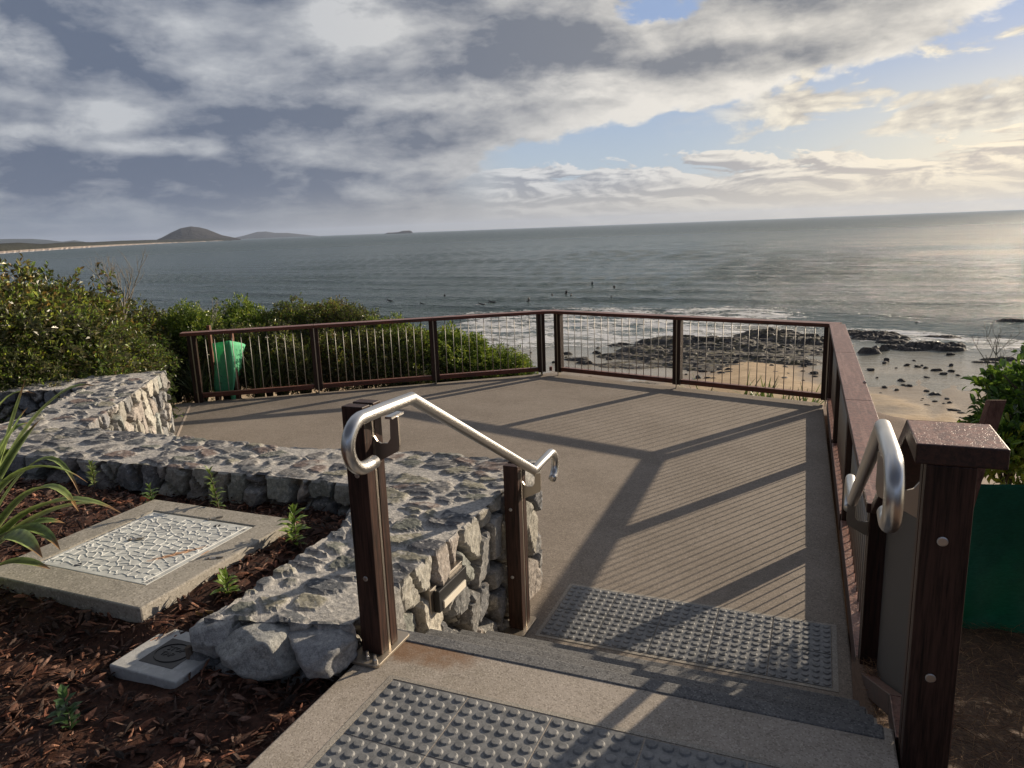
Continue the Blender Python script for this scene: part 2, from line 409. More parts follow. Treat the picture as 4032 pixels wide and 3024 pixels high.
def stonemat(name, scale=1.):
    m, nt, b = mat(name, rough=.9, spec=.25); p = posn(nt); c = vcolr(nt)
    n = noise(nt, p, 38*scale, 6, .7); n2 = noise(nt, p, 190*scale, 4, .7); v = voro(nt, p, 90, 'F1', 1); vr, vg, vb = sep(nt, v)
    f = (n*.55+n2*.45).ramp(.34, .66)
    c = mixc(nt, 1., c, mixc(nt, f, (.58, .58, .58), (1.38, 1.36, 1.33)), 'MULTIPLY')
    c = mixc(nt, vr.ramp(.9, .97)*.45, c, (.62, .60, .56))
    st = noise(nt, p, 9, 4, .6).ramp(.6, .72)
    c = mixc(nt, st*.22, c, (.30, .20, .12))
    setc(nt, b, c); bump(nt, b, n*.7+n2*.3, .9, .012); return m
M['stone'] = stonemat('rubble_stone'); M['rock'] = stonemat('sea_rock', .05); M['rock'].node_tree.nodes['Principled BSDF'].inputs['Roughness'].default_value = .75

def mulchmat(name, a, bb, hi):
    m, nt, b = mat(name, rough=.8, spec=.3); p = posn(nt); c = vcolr(nt)
    n = noise(nt, p, 60, 5, .7)
    k = mixc(nt, n.ramp(.35, .65), (.55, .55, .55), (1.35, 1.35, 1.35))
    setc(nt, b, mixc(nt, 1., c, k, 'MULTIPLY')); bump(nt, b, n, .8, .006); return m
M['mulch'] = mulchmat('bark_mulch', 0, 0, 0)
def leafmat(name, rough=.38, trans=.18):
    m, nt, b = mat(name, rough=rough, spec=.5); c = vcolr(nt); p = posn(nt)
    n = noise(nt, p, 30, 3, .6); c2 = mixc(nt, 1., c, mixc(nt, n.ramp(.3, .7), (.75, .75, .75), (1.25, 1.25, 1.25)), 'MULTIPLY')
    setc(nt, b, c2)
    tr = nt.nodes.new('ShaderNodeBsdfTranslucent'); nt.links.new(c2.s, tr.inputs['Color'])
    mx = nt.nodes.new('ShaderNodeMixShader'); mx.inputs[0].default_value = trans
    out = [x for x in nt.nodes if x.type == 'OUTPUT_MATERIAL'][0]
    nt.links.new(b.outputs[0], mx.inputs[1]); nt.links.new(tr.outputs[0], mx.inputs[2]); nt.links.new(mx.outputs[0], out.inputs['Surface'])
    return m
M['leaf'] = leafmat('leaf_glossy', .34, .30); M['grassblade'] = leafmat('strap_leaf', .42, .22)
M['bark'], _nt, _b = mat('bark', (.13, .10, .075), .9); M['twig'], _nt, _b = mat('bare_twig', (.24, .22, .19), .9)
def cloth(name, c1, c2, weave):
    m, nt, b = mat(name, rough=.75, spec=.3); p = posn(nt)
    w = noise(nt, vscale(nt, p, weave), 1.0, 4, .6); n = noise(nt, p, 9, 4, .6)
    c = mixc(nt, (w*.6+n*.4).ramp(.35, .65), c1, c2); setc(nt, b, c); bump(nt, b, w, .4, .004)
    tr = nt.nodes.new('ShaderNodeBsdfTranslucent'); nt.links.new(c.s, tr.inputs['Color'])
    mx = nt.nodes.new('ShaderNodeMixShader'); mx.inputs[0].default_value = .35
    out = [x for x in nt.nodes if x.type == 'OUTPUT_MATERIAL'][0]
    nt.links.new(b.outputs[0], mx.inputs[1]); nt.links.new(tr.outputs[0], mx.inputs[2]); nt.links.new(mx.outputs[0], out.inputs['Surface']); return m
M['greenbag'] = cloth('green_film', (.17, .66, .34), (.25, .78, .45), (40, 40, 9))
M['shade'] = cloth('green_shade_cloth', (.020, .145, .085), (.034, .205, .125), (30, 30, 160))
M['black'], _nt, _b = mat('black_powdercoat', (.012, .012, .013), .45)
M['lens'], _nt, _b = mat('opal_lens', (.80, .74, .62), .35)
M['suit'], _nt, _b = mat('black_wetsuit', (.018, .018, .022), .5)
M['board'], _nt, _b = mat('white_surfboard', (.62, .62, .60), .3)
M['screw'] = steel('stainless_screw', (.55, .55, .55), .3)

# ------------------------------------------------------------------ deck, landing, steps
EDGE = -1.20; H = .674; R = H/4
NOSE = [EDGE, -.91, -.62, -.33]                      # front edge of the landing and of the three treads
mb = MB(); deckpoly = [(1.60, -.36), (1.60, 0.), (1.468, 5.90), (1.40, 6.02), (-2.42, 7.10), (-4.55, 5.52), (-6.72, 4.02), (-7.9, 2.9), (-7.9, -1.), (-.14, -1.), (-.14, -.36)]
struct(mb.prism(deckpoly, -.22, 0.).build('deck', M['deck'], bevel=.012))
mb = MB(); a, b_ = gp(410, 877, 0), gp(382, 944, 0); d = (b_-a); q = b_+d*.3; nrm = np.array([-d[1], d[0], 0])/np.linalg.norm(d[:2])*.011
mb.hexa([a-nrm, q-nrm, q+nrm, a+nrm], [x+np.array([0, 0, .004]) for x in (a-nrm, q-nrm, q+nrm, a+nrm)])
M['joint'], _nt, _b = mat('joint_sealant', (.52, .43, .35), .7)
struct(mb.build('deck_joint', M['joint']))
mb = MB(); mb.box((-.17, -6.5, .30), (1.625, EDGE, H)); struct(mb.build('landing', M['landing'], bevel=.008))
mb = MB()
for i in range(1, 4):
    mb.box((-.17, NOSE[i-1], H-R*i-.5 if i < 3 else -.2), (1.60+.006*i, NOSE[i], H-R*i))
struct(mb.build('steps', M['landing'], bevel=.006))
for i in range(4):
    mb = MB(); z = H-R*i+.004; y1 = NOSE[i]+.003
    mb.box((-.168, y1-.070, z-.05), (1.596, y1+.004*i, z)); struct(mb.build('step_edge', M['nosing'], bevel=.006))

def tile_mesh():
    mb = MB(); mb.box((.003, .003, -.02), (.297, .297, .004))
    for i in range(6):
        for j in range(6):
            x, y = .025+.05*i, .025+.05*j; n = 16; vs = []; prof = [(.0190, .0040), (.0165, .0068), (.0145, .0088), (.0125, .0093)]
            for r, z in prof: vs += [(x+r*cos(2*pi*k/n), y+r*sin(2*pi*k/n), z) for k in range(n)]
            fs = [(q*n+k, q*n+(k+1) % n, (q+1)*n+(k+1) % n, (q+1)*n+k) for q in range(len(prof)-1) for k in range(n)]
            fs.append(tuple(range((len(prof)-1)*n, len(prof)*n)))
            mb.add(vs, fs)
    return mb
first = None
words = ['first', 'second', 'third', 'fourth', 'fifth']
def put_tile(x, y, z, label, grp):
    global first
    if first is None:
        first = tile_mesh().build('tactile_tile', M['tactile'], smooth=False); o = first
    else: o = first.copy(); COL.objects.link(o)
    o.location = (x, y, z); tag(o, label, 'tactile tile', grp); return o
for r, rn in ((1, 'seaward'), (0, 'stair-side')):
    for c in range(5):
        put_tile(.3*c, .3*r, .0, 'grey studded tile at the stair foot, %s from the left, %s row' % (words[c], rn), 'tactile tiles at the foot of the stairs')
for r, rn in ((0, 'in the row beside the steps'), (1, 'in the row nearest the viewer')):
    for c in range(5):
        put_tile(.02+.3*c, -1.8-.3*r, H-.002, 'grey studded landing tile, %s from the left, %s' % (words[c], rn), 'tactile tiles at the top of the stairs')
mb = MB()
for (x0, y0, x1, y1, z) in ((-.022, -.022, 1.528, .618, 0), (.0, -2.42, 1.545, -1.478, H)):
    # thin mortar margin round each field of tiles
    for (p, q) in (((x0, y0), (x1, y0+.022)), ((x0, y1-.018), (x1, y1)), ((x0, y0+.022), (x0+.021, y1-.018)), ((x1-.026, y0+.022), (x1, y1-.018))):
        mb.box((p[0], p[1], z-.01), (q[0], q[1], z+.0025))
struct(mb.build('tile_bedding', M['mortar']))

# ------------------------------------------------------------------ stone walls
def stone_wall(name, pairs, z0, z1, label, res=.0155):
    """a rubble wall: (deck side, garden side) points in plan, its three faces laid out as grids and carved stone by stone"""
    A = [np.array(p[0]) for p in pairs]; B = [np.array(p[1]) for p in pairs]
    stn = []; 
    for i in range(len(pairs)-1):
        L = max(np.linalg.norm(A[i+1]-A[i]), np.linalg.norm(B[i+1]-B[i])); n = max(2, int(L/res))
        for k in range(n): stn.append((i, k/n))
    stn.append((len(pairs)-2, 1.))
    a = np.array([A[i]*(1-t)+A[i+1]*t for i, t in stn]); b = np.array([B[i]*(1-t)+B[i+1]*t for i, t in stn])
    nh = int((z1-z0)/res); nw = int(.6/res); N = len(stn)
    prof = [(0., z0+(z1-z0)*k/nh) for k in range(nh)]+[(k/nw, z1) for k in range(nw)]+[(1., z1-(z1-z0)*k/nh) for k in range(nh+1)]
    Mn = len(prof); u = np.array([p[0] for p in prof]); z = np.array([p[1] for p in prof])
    P = np.zeros((N, Mn, 3)); P[:, :, 0] = a[:, None, 0]*(1-u)+b[:, None, 0]*u; P[:, :, 1] = a[:, None, 1]*(1-u)+b[:, None, 1]*u; P[:, :, 2] = z
    fs = []
    ii = (np.arange(N-1)[:, None]*Mn+np.arange(Mn-1)[None, :]).ravel()
    F = np.stack([ii, ii+1, ii+Mn+1, ii+Mn], 1)
    # end caps as grids of their own
    verts = [P.reshape(-1, 3)]; faces = [F]; base = N*Mn
    for e, flip in ((0, False), (N-1, True)):
        cap = np.zeros((nw+1, nh+1, 3))
        for k in range(nh+1):
            t = np.linspace(0, 1, nw+1); cap[:, k, 0] = a[e, 0]*(1-t)+b[e, 0]*t; cap[:, k, 1] = a[e, 1]*(1-t)+b[e, 1]*t; cap[:, k, 2] = z0+(z1-z0)*k/nh
        jj = (np.arange(nw)[:, None]*(nh+1)+np.arange(nh)[None, :]).ravel()+base
        G = np.stack([jj, jj+nh+1, jj+nh+2, jj+1], 1)
        G = G[:, ::-1] if not flip else G
        verts.append(cap.reshape(-1, 3)); faces.append(G); base += (nw+1)*(nh+1)
    Vv = np.concatenate(verts); F = np.concatenate(faces)
    me = bpy.data.meshes.new(name); me.from_pydata([tuple(q) for q in Vv], [], [tuple(int(i) for i in q) for q in F]); me.update()
    bm = bmesh.new(); bm.from_mesh(me); bmesh.ops.remove_doubles(bm, verts=bm.verts, dist=.0008); bmesh.ops.recalc_face_normals(bm, faces=bm.faces)
    bm.to_mesh(me); bm.free(); me.update()
    n = len(me.vertices); co = np.empty(n*3); me.vertices.foreach_get('co', co); co = co.reshape(-1, 3)
    nn = np.empty(n*3); me.vertex_normals.foreach_get('vector', nn); nn = nn.reshape(-1, 3)
    top = sstep(nn[:, 2], .35, .8)
    wob = np.stack([fbm(co*6, 3, 11), fbm(co*6, 3, 21), fbm(co*6, 3, 31)], 1)*.055
    # faces: big upright dry-laid stones with deep joints
    q = (co+wob)*np.array([1/.155, 1/.155, 1/.215])
    F1, F2, ID, D = voro3(q, 5, .92); e = F2-F1
    tilt = np.stack([cellr(ID, 51)-.5, cellr(ID, 52)-.5, cellr(ID, 53)-.5], 1)
    face = -.062+.082*sstep(e, .02, .17)+(D*tilt).sum(1)*.060+(cellr(ID, 54)-.5)*.030+.010*fbm(co*22, 3, 61)+.006*fbm(co*60, 2, 62)
    # top: stones half drowned in mortar
    qt = (co+wob)*np.array([1/.185, 1/.125, 1/.4])+np.array([0, 0, .37]); G1, G2, GD, DD = voro3(qt, 8, .95); g = G2-G1
    tl = np.stack([cellr(GD, 71)-.5, cellr(GD, 72)-.5, 0*G1], 1)
    hgt = (cellr(GD, 73)*.012+(DD*tl).sum(1)*.040)+.010*np.abs(fbm(co*21, 3, 91))
    stn_m = sstep(g, .12, .22)*(cellr(GD, 74) < .82)
    topd = -.010+stn_m*np.maximum(hgt+.010, -.004)+.008*fbm(co*13, 3, 63)+.0035*fbm(co*50, 2, 64)
    disp = face*(1-top)+topd*.72*top
    edge_s = sstep(co[:, 2], z1-.12, z1-.01)*(1-top)
    disp = np.where(edge_s > 0, disp*(1-edge_s*.55)+.004*edge_s, disp)
    co2 = co+nn*disp[:, None]
    pal = np.array([(.25, .255, .255), (.31, .305, .29), (.38, .37, .33), (.19, .195, .205), (.35, .325, .295), (.28, .295, .275), (.42, .40, .35), (.25, .25, .25), (.37, .335, .305)])
    cf = pal[(cellr(ID, 55)*8.99).astype(int)]*(.8+.45*cellr(ID, 56))[:, None]
    gap = sstep(e, .10, .03)[:, None]; cf = cf*(1-gap)+np.array([.13, .12, .105])*gap
    palt = np.array([(.15, .16, .17), (.10, .105, .12), (.22, .215, .21), (.21, .165, .15), (.17, .18, .16), (.12, .13, .145), (.26, .25, .20)])
    ct = palt[(cellr(GD, 75)*6.99).astype(int)]; mort = np.array([.45, .435, .41])*(1+.12*fbm(co*9, 3, 65))[:, None]
    sm = (stn_m*sstep(fbm(co*26, 3, 66), -.55, -.15))[:, None]; ct = ct*sm+mort*(1-sm)
    col = cf*(1-top[:, None])+ct*top[:, None]
    me.vertices.foreach_set('co', co2.ravel()); me.update()
    for p in me.polygons: pass
    o = finish(me, name, M['stone'], None, False, 0., col.tolist()); tag(o, label, 'wall'); return o
pairs = [((-.205, -1.42), (-.76, -1.56)), ((-.205, -.60), (-.80, -.62)), ((-.215, .60), (-1.02, -.08)), ((-1.25, .57), (-1.40, -.095)), ((-1.96, .44), (-1.96, -.12)),
         ((-3.05, .43), (-3.05, -.19)), ((-3.98, .42), (-4.75, -.33)), ((-4.32, .92), (-4.86, .55)), ((-5.40, 2.52), (-5.50, 1.60)), ((-6.67, 1.50), (-6.10, 1.18)), ((-7.9, .55), (-7.3, .25))]
wall = stone_wall('stone_wall', pairs, -.04, .80, 'winding grey rubble wall with mortared top between the garden bed and the deck')

def rock_mesh(name, size, seed, sub=4, flat=1., jag=.35, ftop=None):
    bm = bmesh.new(); bmesh.ops.create_icosphere(bm, subdivisions=sub, radius=1.)
    me = bpy.data.meshes.new(name); bm.to_mesh(me); bm.free()
    n = len(me.vertices); co = np.empty(n*3); me.vertices.foreach_get('co', co); co = co.reshape(-1, 3)
    rng = np.random.RandomState(seed); r = np.ones(n)*1.25
    for k in range(16):                       # cut by random planes: blocky, broken faces
        d = rng.normal(size=3); d /= np.linalg.norm(d); h = .72+.3*rng.rand()
        pr = co@d; r = np.minimum(r, np.where(pr > .05, h/np.maximum(pr, .05), 9))
    r = np.minimum(r, 1.25)
    if ftop: r = np.minimum(r, np.where(co[:, 2] > .05, ftop/np.maximum(co[:, 2]+.12*co[:, 0]*((seed % 3)-1), .05), 9))
    co = co*r[:, None]; co = co*(1+jag*.22*fbm(co*2.2+seed*7, 4, seed))[:, None]
    co = co*np.array(size); me.vertices.foreach_set('co', co.ravel()); me.update(); return me
# big round capstones that end the wall beside the landing
def capstone(px, py, z, size, seed, rz, col, nm='capstone'):
    me = rock_mesh(nm, size, seed, 5, 1., .55, .62 if nm == 'capstone' else None); n = len(me.vertices)
    c = gp(px, py, z)
    o = finish(me, nm, M['stone'], wall, True, 0., [col]*n); o.location = tuple(c); o.rotation_euler = (0, 0, rz)
    return o
capstone(476, 1362, .735, (.120, .11, .088), 3, .5, (.40, .40, .39))
capstone(572, 1386, .730, (.158, .122, .092), 4, -.1, (.38, .385, .37))
capstone(695, 1394, .730, (.125, .130, .088), 9, .35, (.34, .345, .35))
for (px, py, z, s, sd_, cc) in ((500, 1462, .60, .085, 11, (.2, .2, .2)), (590, 1480, .57, .10, 12, (.21, .21, .2)), (660, 1478, .58, .09, 13, (.22, .21, .2)), (718, 1462, .60, .07, 14, (.25, .22, .2)), (452, 1440, .60, .09, 15, (.2, .2, .2))):
    capstone(px, py, z, (s, s*.85, s*.75), sd_, sd_*1.3, cc, 'stone')

# step light set in the stair face of the wall
lt = thing('step_light', 'black rectangular step light with a cream lens on the rubble wall beside the steps', 'light', (-.19, -.68, .62))
MB().box((-.235, -.865, .535), (-.178, -.545, .665)).build('backing_box', M['plate'], lt, bevel=.003)
MB().box((-.180, -.835, .545), (-.150, -.555, .650)).build('housing', M['black'], lt, bevel=.004)
MB().box((-.152, -.800, .553), (-.143, -.580, .588)).build('lens', M['lens'], lt, bevel=.002)

# ------------------------------------------------------------------ fences
def onY(px, py, Y): d = ray(px, py); return CAM+d*((Y-CAM[1])/d[1])
def onX(px, py, X): d = ray(px, py); return CAM+d*((X-CAM[0])/d[0])
def screw_head(p, nrm, parent, r=.0105):
    p = Vector(p); n_ = Vector(nrm).normalized(); mb = MB()
    mb.tube([p, p+n_*.003, p+n_*.004], [r, r, r*.8], 16); mb.tube([p+n_*.0042, p+n_*.0046], r*.28, 6)
    return mb.build('screw', M['screw'], parent)
def fence_post(root, c, d, z0, z1, zs, w=.095, side=None, wood_top=None):
    """two hardwood uprights either side of a flat steel bar; d runs along the fence, the screws face side"""
    c = Vector((c[0], c[1], 0)); d = Vector((d[0], d[1], 0)).normalized(); n = Vector((-d.y, d.x, 0))
    def slab(s0, s1, hw, za, zb):
        a = c+d*s0; b = c+d*s1; q = [a-n*hw, b-n*hw, b+n*hw, a+n*hw]
        return MB().hexa([(v.x, v.y, za) for v in q], [(v.x, v.y, zb) for v in q])
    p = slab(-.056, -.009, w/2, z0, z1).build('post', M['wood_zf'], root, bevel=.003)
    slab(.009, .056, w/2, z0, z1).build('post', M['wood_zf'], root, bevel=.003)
    slab(-.006, .006, w/2-.001, zs, z1-.004).build('steel_bar', M['plate'], root)
def fence(name, label, A, B, bays, wm, z_first_floor=False, ends=(1, 1), sp=.115, hw=.085, toff=0., boff=0., bw=.07, bz=.098, bh=.062):
    A = Vector((A[0], A[1], 0)); B = Vector((B[0], B[1], 0)); d = (B-A).normalized(); L = (B-A).length; n = Vector((-d.y, d.x, 0))
    root = thing(name, label, 'fence', (A.x, A.y, 0))
    for i in range(bays+1):
        c = A+d*(L*i/bays)
        cc = c+d*(.06 if i == 0 else (-.06 if i == bays else 0))
        fence_post(root, cc, d, 0.002 if (z_first_floor and i == 0) else .055, .945, -.02, .092)
        for zz in (.22, .70):
            pass
    for i in range(bays):
        a = A+n*toff+d*(L*i/bays+(.0 if i else -.07)); b = A+n*toff+d*(L*(i+1)/bays-(.003 if i < bays-1 else -.03))
        MB().beam((a.x, a.y, .9675), (b.x, b.y, .9675), hw*2, .045).build('top_rail', wm, root, bevel=.004)
        p = A+d*(L*i/bays+(.118 if i == 0 else .060)); q = A+d*(L*(i+1)/bays-(.118 if i == bays-1 else .060))
        o_ = n*boff; MB().beam((p.x+o_.x, p.y+o_.y, bz), (q.x+o_.x, q.y+o_.y, bz), bw, bh).build('bottom_rail', wm, root, bevel=.004)
        # slim side stile beside the first post of the bay
        m = int(round(((q-p).length)/sp)); 
        for k in range(1, m):
            s = p+(q-p)*(k/m)+n*(boff*.8)
            MB().cyl((s.x, s.y, .125), (s.x, s.y, .948), .0052, 8).build('baluster', M['baluster'], root, smooth=True)
    return root
LA, LB = (-6.62, 4.04), (-2.46, 6.93); FA, FB = (-2.30, 6.97), (1.56, 5.93)
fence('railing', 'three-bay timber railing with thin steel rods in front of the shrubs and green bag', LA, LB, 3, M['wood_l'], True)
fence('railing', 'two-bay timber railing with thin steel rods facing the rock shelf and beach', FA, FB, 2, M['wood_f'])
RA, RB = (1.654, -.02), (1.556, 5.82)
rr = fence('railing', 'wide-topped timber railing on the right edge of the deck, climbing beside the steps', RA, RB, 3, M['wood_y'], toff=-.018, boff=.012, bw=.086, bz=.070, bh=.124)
# mitred top over the corner between the left and the front railing
root = [o for o in bpy.data.objects if o.name.startswith('railing') and 'facing the rock' in str(o.get('label'))][0]
MB().beam((-2.47, 6.925, .9670), (-2.30, 6.970, .9670), .17, .045).build('corner_rail', M['wood_f'], root, bevel=.003)
MB().beam((-2.40, 6.945, .098), (-2.36, 6.955, .098), .07, .06).build('corner_block', M['wood_f'], root)
MB().beam((1.56, 5.93, .9672), (1.60, 5.915, .9672), .17, .045).build('corner_rail', M['wood_f'], root)
# stair bay of the right railing
MB().hexa([(1.605, -.09, .945), (1.785, -.09, .945), (1.815, -1.10, 1.578), (1.605, -1.10, 1.578)], [(1.605, -.09, .990), (1.785, -.09, .990), (1.815, -1.10, 1.630), (1.605, -1.10, 1.630)]).build('raked_rail', M['wood_y'], rr, bevel=.003)
MB().box((1.605, -1.355, 1.574), (1.815, -1.103, 1.630)).build('post_cap', M['wood_y'], rr, bevel=.004)
MB().box((1.632, -1.385+.03, .22), (1.748, -1.312, 1.574)).build('post', M['wood_z'], rr, bevel=.003)
MB().box((1.634, -1.309, .22), (1.746, -1.297, 1.574)).build('steel_bar', M['plate'], rr)
MB().box((1.632, -1.294, .22), (1.748, -1.249, 1.574)).build('post', M['wood_z'], rr, bevel=.003)
MB().hexa([(1.674, -1.249, .76), (1.682, -1.249, .76), (1.682, -.08, .12), (1.674, -.08, .12)], [(1.674, -1.249, 1.56), (1.682, -1.249, 1.56), (1.682, -.08, .94), (1.674, -.08, .94)]).build('infill_panel', M['sheet'], rr)
MB().hexa([(1.625, -1.03, .60), (1.672, -1.03, .60), (1.660, -.08, .08), (1.602, -.08, .08)], [(1.625, -1.03, .680), (1.672, -1.03, .680), (1.660, -.08, .165), (1.602, -.08, .165)]).build('bottom_rail', M['wood_y'], rr, bevel=.003)
MB().box((1.625, -1.25, .60), (1.672, -1.033, .680)).build('bottom_rail', M['wood_y'], rr, bevel=.003)
MB().box((1.628, -1.16, .34), (1.668, -1.10, .597)).build('stub_post', M['wood_z'], rr, bevel=.003)
for (px, py) in ((2036, 1170), (2010, 1465)):
    p = onY(px, py, -1.357); screw_head((p[0], -1.3555, p[2]), (0, -1, 0), rr, .0135)
for (px, py) in ((1811, 911), (1811, 824)):
    p = onY(px, py, 1.80); screw_head((1.66, 1.80, p[2]), (0, -1, 0), rr)

# ------------------------------------------------------------------ stair handrails
def rail_path(X, yl=0.):
    P = [(X, -1.475, 1.474), (X, -1.515, 1.472)]
    P += arc(-1.532, 1.556, .084, 262, 95, 12, X)
    P += [(X, -1.40, 1.637), (X, -1.213, 1.632)]
    P += [(X, -.012, .964), (X, .235, .978)]
    P += arc(.248, .897, .082, 84, -72, 12, X)
    return P
def handrail(X, side, name, label):
    root = thing(name, label, 'handrail', (X, -1.34, H))
    MB().tube(rail_path(X), .0225, 24).build('rail', M['tube'], root, smooth=True)
    s = side                                                # +1: post on the -X side
    # flat cranked brackets
    for (Y, zt, zb, x0) in ((-1.338, 1.605, 1.418, .086), (.042, .940, .775, .088)):
        xs = lambda v: X-s*v
        prof = [(x0, zb), (-.012, zb+.052), (-.018, zb+.075), (-.018, zt-.010), (.014, zt-.010), (.018, zb+.095), (.030, zb+.078), (.058, zb+.075), (x0-.012, zb+.082), (x0, zb+.10)]
        vs = [(xs(a), Y-.004, z) for a, z in prof]+[(xs(a), Y+.004, z) for a, z in prof]; n = len(prof)
        MB().add(vs, [tuple(range(n)), tuple(range(2*n-1, n-1, -1))]+[(i, (i+1) % n, (i+1) % n+n, i+n) for i in range(n)]).build('bracket', M['plate'], root)
        if Y < -1: MB().box((X-.014, Y-.035, zt-.012), (X+.014, Y+.045, zt-.003)).build('saddle_plate', M['tube'], root)
        else: MB().beam((X, Y-.02, zt-.002), (X, Y+.03, zt+.002), .028, .008).build('saddle_plate', M['tube'], root)
    return root
def hr_post(root, x0, x1, y0, zb, zt):
    MB().box((x0, y0, zb), (x1, y0+.048, zt)).build('post', M['wood_z'], root, bevel=.003)
    MB().box((x0+.002, y0+.052, zb-.002), (x1-.001, y0+.064, zt-.006)).build('steel_bar', M['plate'], root)
    MB().box((x0, y0+.068, zb), (x1, y0+.116, zt-.0)).build('post', M['wood_z'], root, bevel=.003)
hl = handrail(.0, 1, 'handrail', 'bent stainless handrail on two timber posts beside the stone wall')
hr_post(hl, -.172, -.086, -1.40, H+.014, 1.636)
hr_post(hl, -.178, -.094, -.012, .012, .973)
def base_plate(x0, y0, x1, y1, z, root):
    r = .018; P = []
    for cx, cy, a0 in ((x1-r, y1-r, 0), (x0+r, y1-r, 90), (x0+r, y0+r, 180), (x1-r, y0+r, 270)):
        P += [(cx+r*cos(radians(a0+q*22.5)), cy+r*sin(radians(a0+q*22.5))) for q in range(5)]
    return MB().prism(P, z, z+.012).build('base_plate', M['rustplate'], root, bevel=.002)
base_plate(-.196, -1.465, -.064, -1.225, H+.001, hl); base_plate(-.196, -.07, -.070, .15, .001, hl)
def bolt(x, y, z, root):
    mb = MB(); mb.tube([(x, y, z), (x, y, z+.013)], .0105, 6); mb.tube([(x, y, z+.0132), (x, y, z+.018), (x, y, z+.032)], [.0075, .006, .0055], 12)
    return mb.build('anchor_bolt', M['screw'], root)
bolt(-.125, -1.435, H+.013, hl); bolt(-.085, -1.447, H+.013, hl)
for (px, py, Y) in ((772, 1027, -1.4005), (790, 1250, -1.4005), (1103, 1101, -.0125), (1107, 1247, -.0125)):
    p = onY(px, py, Y); screw_head((p[0], Y, p[2]), (0, -1, 0), hl, .0095)
handrail(1.535, -1, 'handrail', 'bent stainless handrail fixed to the right-hand railing beside the steps')

# ------------------------------------------------------------------ garden bed
BED = .62
def grid_mesh(name, xs, ys, zf, mat_, smooth=True, colf=None):
    X, Y = np.meshgrid(xs, ys, indexing='ij'); Z = zf(X.ravel(), Y.ravel()); n, m = X.shape
    Vv = np.stack([X.ravel(), Y.ravel(), Z], 1); ii = (np.arange(n-1)[:, None]*m+np.arange(m-1)[None, :]).ravel()
    F = np.stack([ii, ii+m, ii+m+1, ii+1], 1)
    me = bpy.data.meshes.new(name); me.from_pydata(Vv.tolist(), [], F.tolist()); me.update()
    return finish(me, name, mat_, None, smooth, 0., colf(Vv) if colf else None)
def bedz(x, y):
    P = np.stack([x*3, y*3, x*0], 1); Q = np.stack([x*14, y*14, x*0+3], 1)
    z = BED+.022*fbm(P, 3, 5)+.018*fbm(Q, 3, 6)
    z = z+.055*sstep(-x, .9, 1.15)*sstep(y, -1.66, -1.48)*sstep(-y, .22, .50)-.02*sstep(y, -.42, -.25)
    z = z+.05*sstep(-x, 2.1, 2.4)*sstep(-y, .5, .8)
    z = z-1.1*sstep(x, -.52, -.44)*sstep(y, -1.36, -1.28)-1.1*sstep(y, .0, .12)
    return z
def bedcol(Vv):
    n = fbm(Vv*9, 3, 8)[:, None]; return (np.array([.055, .022, .013])*(1+.5*n)).tolist()
soil = grid_mesh('garden_bed', np.arange(-6.2, -.165, .03), np.arange(-4.6, .0, .03), bedz, M['mulch'], True, bedcol); struct(soil)
far_soil = grid_mesh('garden_bed', np.arange(-8.2, -4.9, .05), np.arange(-.4, 1.6, .05), lambda x, y: bedz(x, y)-.09, M['mulch'], True, bedcol); struct(far_soil)

rng = np.random.RandomState(42)
def scatter_bits(name, pts, zf, lmin, lmax, wr, pal, tilt, curl, label, cat, matk, nseg=3, lift=.012):
    vs = []; fs = []; cs = []; o = 0
    n = len(pts); zz = zf(pts[:, 0], pts[:, 1])
    for i in range(n):
        L = lmin+(lmax-lmin)*rng.rand()**2.2; W = L*wr*(.5+rng.rand()); a = rng.rand()*2*pi; t = (rng.rand()-.35)*tilt; c = (rng.rand()-.3)*curl
        dx, dy = cos(a), sin(a); col = np.array(pal[rng.randint(len(pal))])*(.35+1.5*rng.rand()**1.5)
        roll = (rng.rand()-.5)*2.2; z0 = zz[i]+lift*rng.rand()*1.6
        tw = (rng.rand()-.5)*1.2; bend = (rng.rand()-.5)*.5
        for k in range(nseg+1):
            s = k/nseg-.5; wv = W*(1-.75*abs(2*s)**2.5)*.5*(.8+.4*rng.rand())
            cx = pts[i, 0]+dx*s*L-dy*bend*L*s*s; cy = pts[i, 1]+dy*s*L+dx*bend*L*s*s; cz = z0+s*L*sin(t)+c*L*(.25-s*s)
            rl = roll+tw*s
            ox, oy, oz = -dy*wv*cos(rl), dx*wv*cos(rl), wv*sin(rl)
            vs += [(cx-ox, cy-oy, cz-oz), (cx, cy, cz+wv*.45), (cx+ox, cy+oy, cz+oz)]
            cs += [tuple(col*.8), tuple(col*1.15), tuple(col*.9)]
        for k in range(nseg):
            b = o+k*3; fs += [(b, b+1, b+4, b+3), (b+1, b+2, b+5, b+4)]
        o += (nseg+1)*3
    me = bpy.data.meshes.new(name); me.from_pydata(vs, [], fs); me.update()
    ob = finish(me, name, M[matk], None, False, 0., cs); tag(ob, label, cat, None, 'stuff'); return ob
N = 38000; pts = np.stack([-.19-5.0*rng.rand(N)**1.15, -3.2+3.15*rng.rand(N)], 1)
def inside(P, x0, x1, y0, y1): return (P[:, 0] > x0) & (P[:, 0] < x1) & (P[:, 1] > y0) & (P[:, 1] < y1)
SL = (-2.22, -1.19, -1.50, -.50, .735)                      # service pit surround: x0 x1 y0 y1 top
pts = pts[~inside(pts, SL[0]+.01, SL[1]-.01, SL[2]+.01, SL[3]-.01)]
pts = pts[~inside(pts, -1.04, -.74, -1.80, -1.55)]
pts = pts[~inside(pts, -.78, -.2, -1.40, 0)]
pal = [(.12, .046, .027), (.07, .032, .020), (.18, .075, .042), (.045, .025, .018), (.24, .12, .075), (.095, .05, .034), (.055, .034, .026), (.14, .08, .058)]
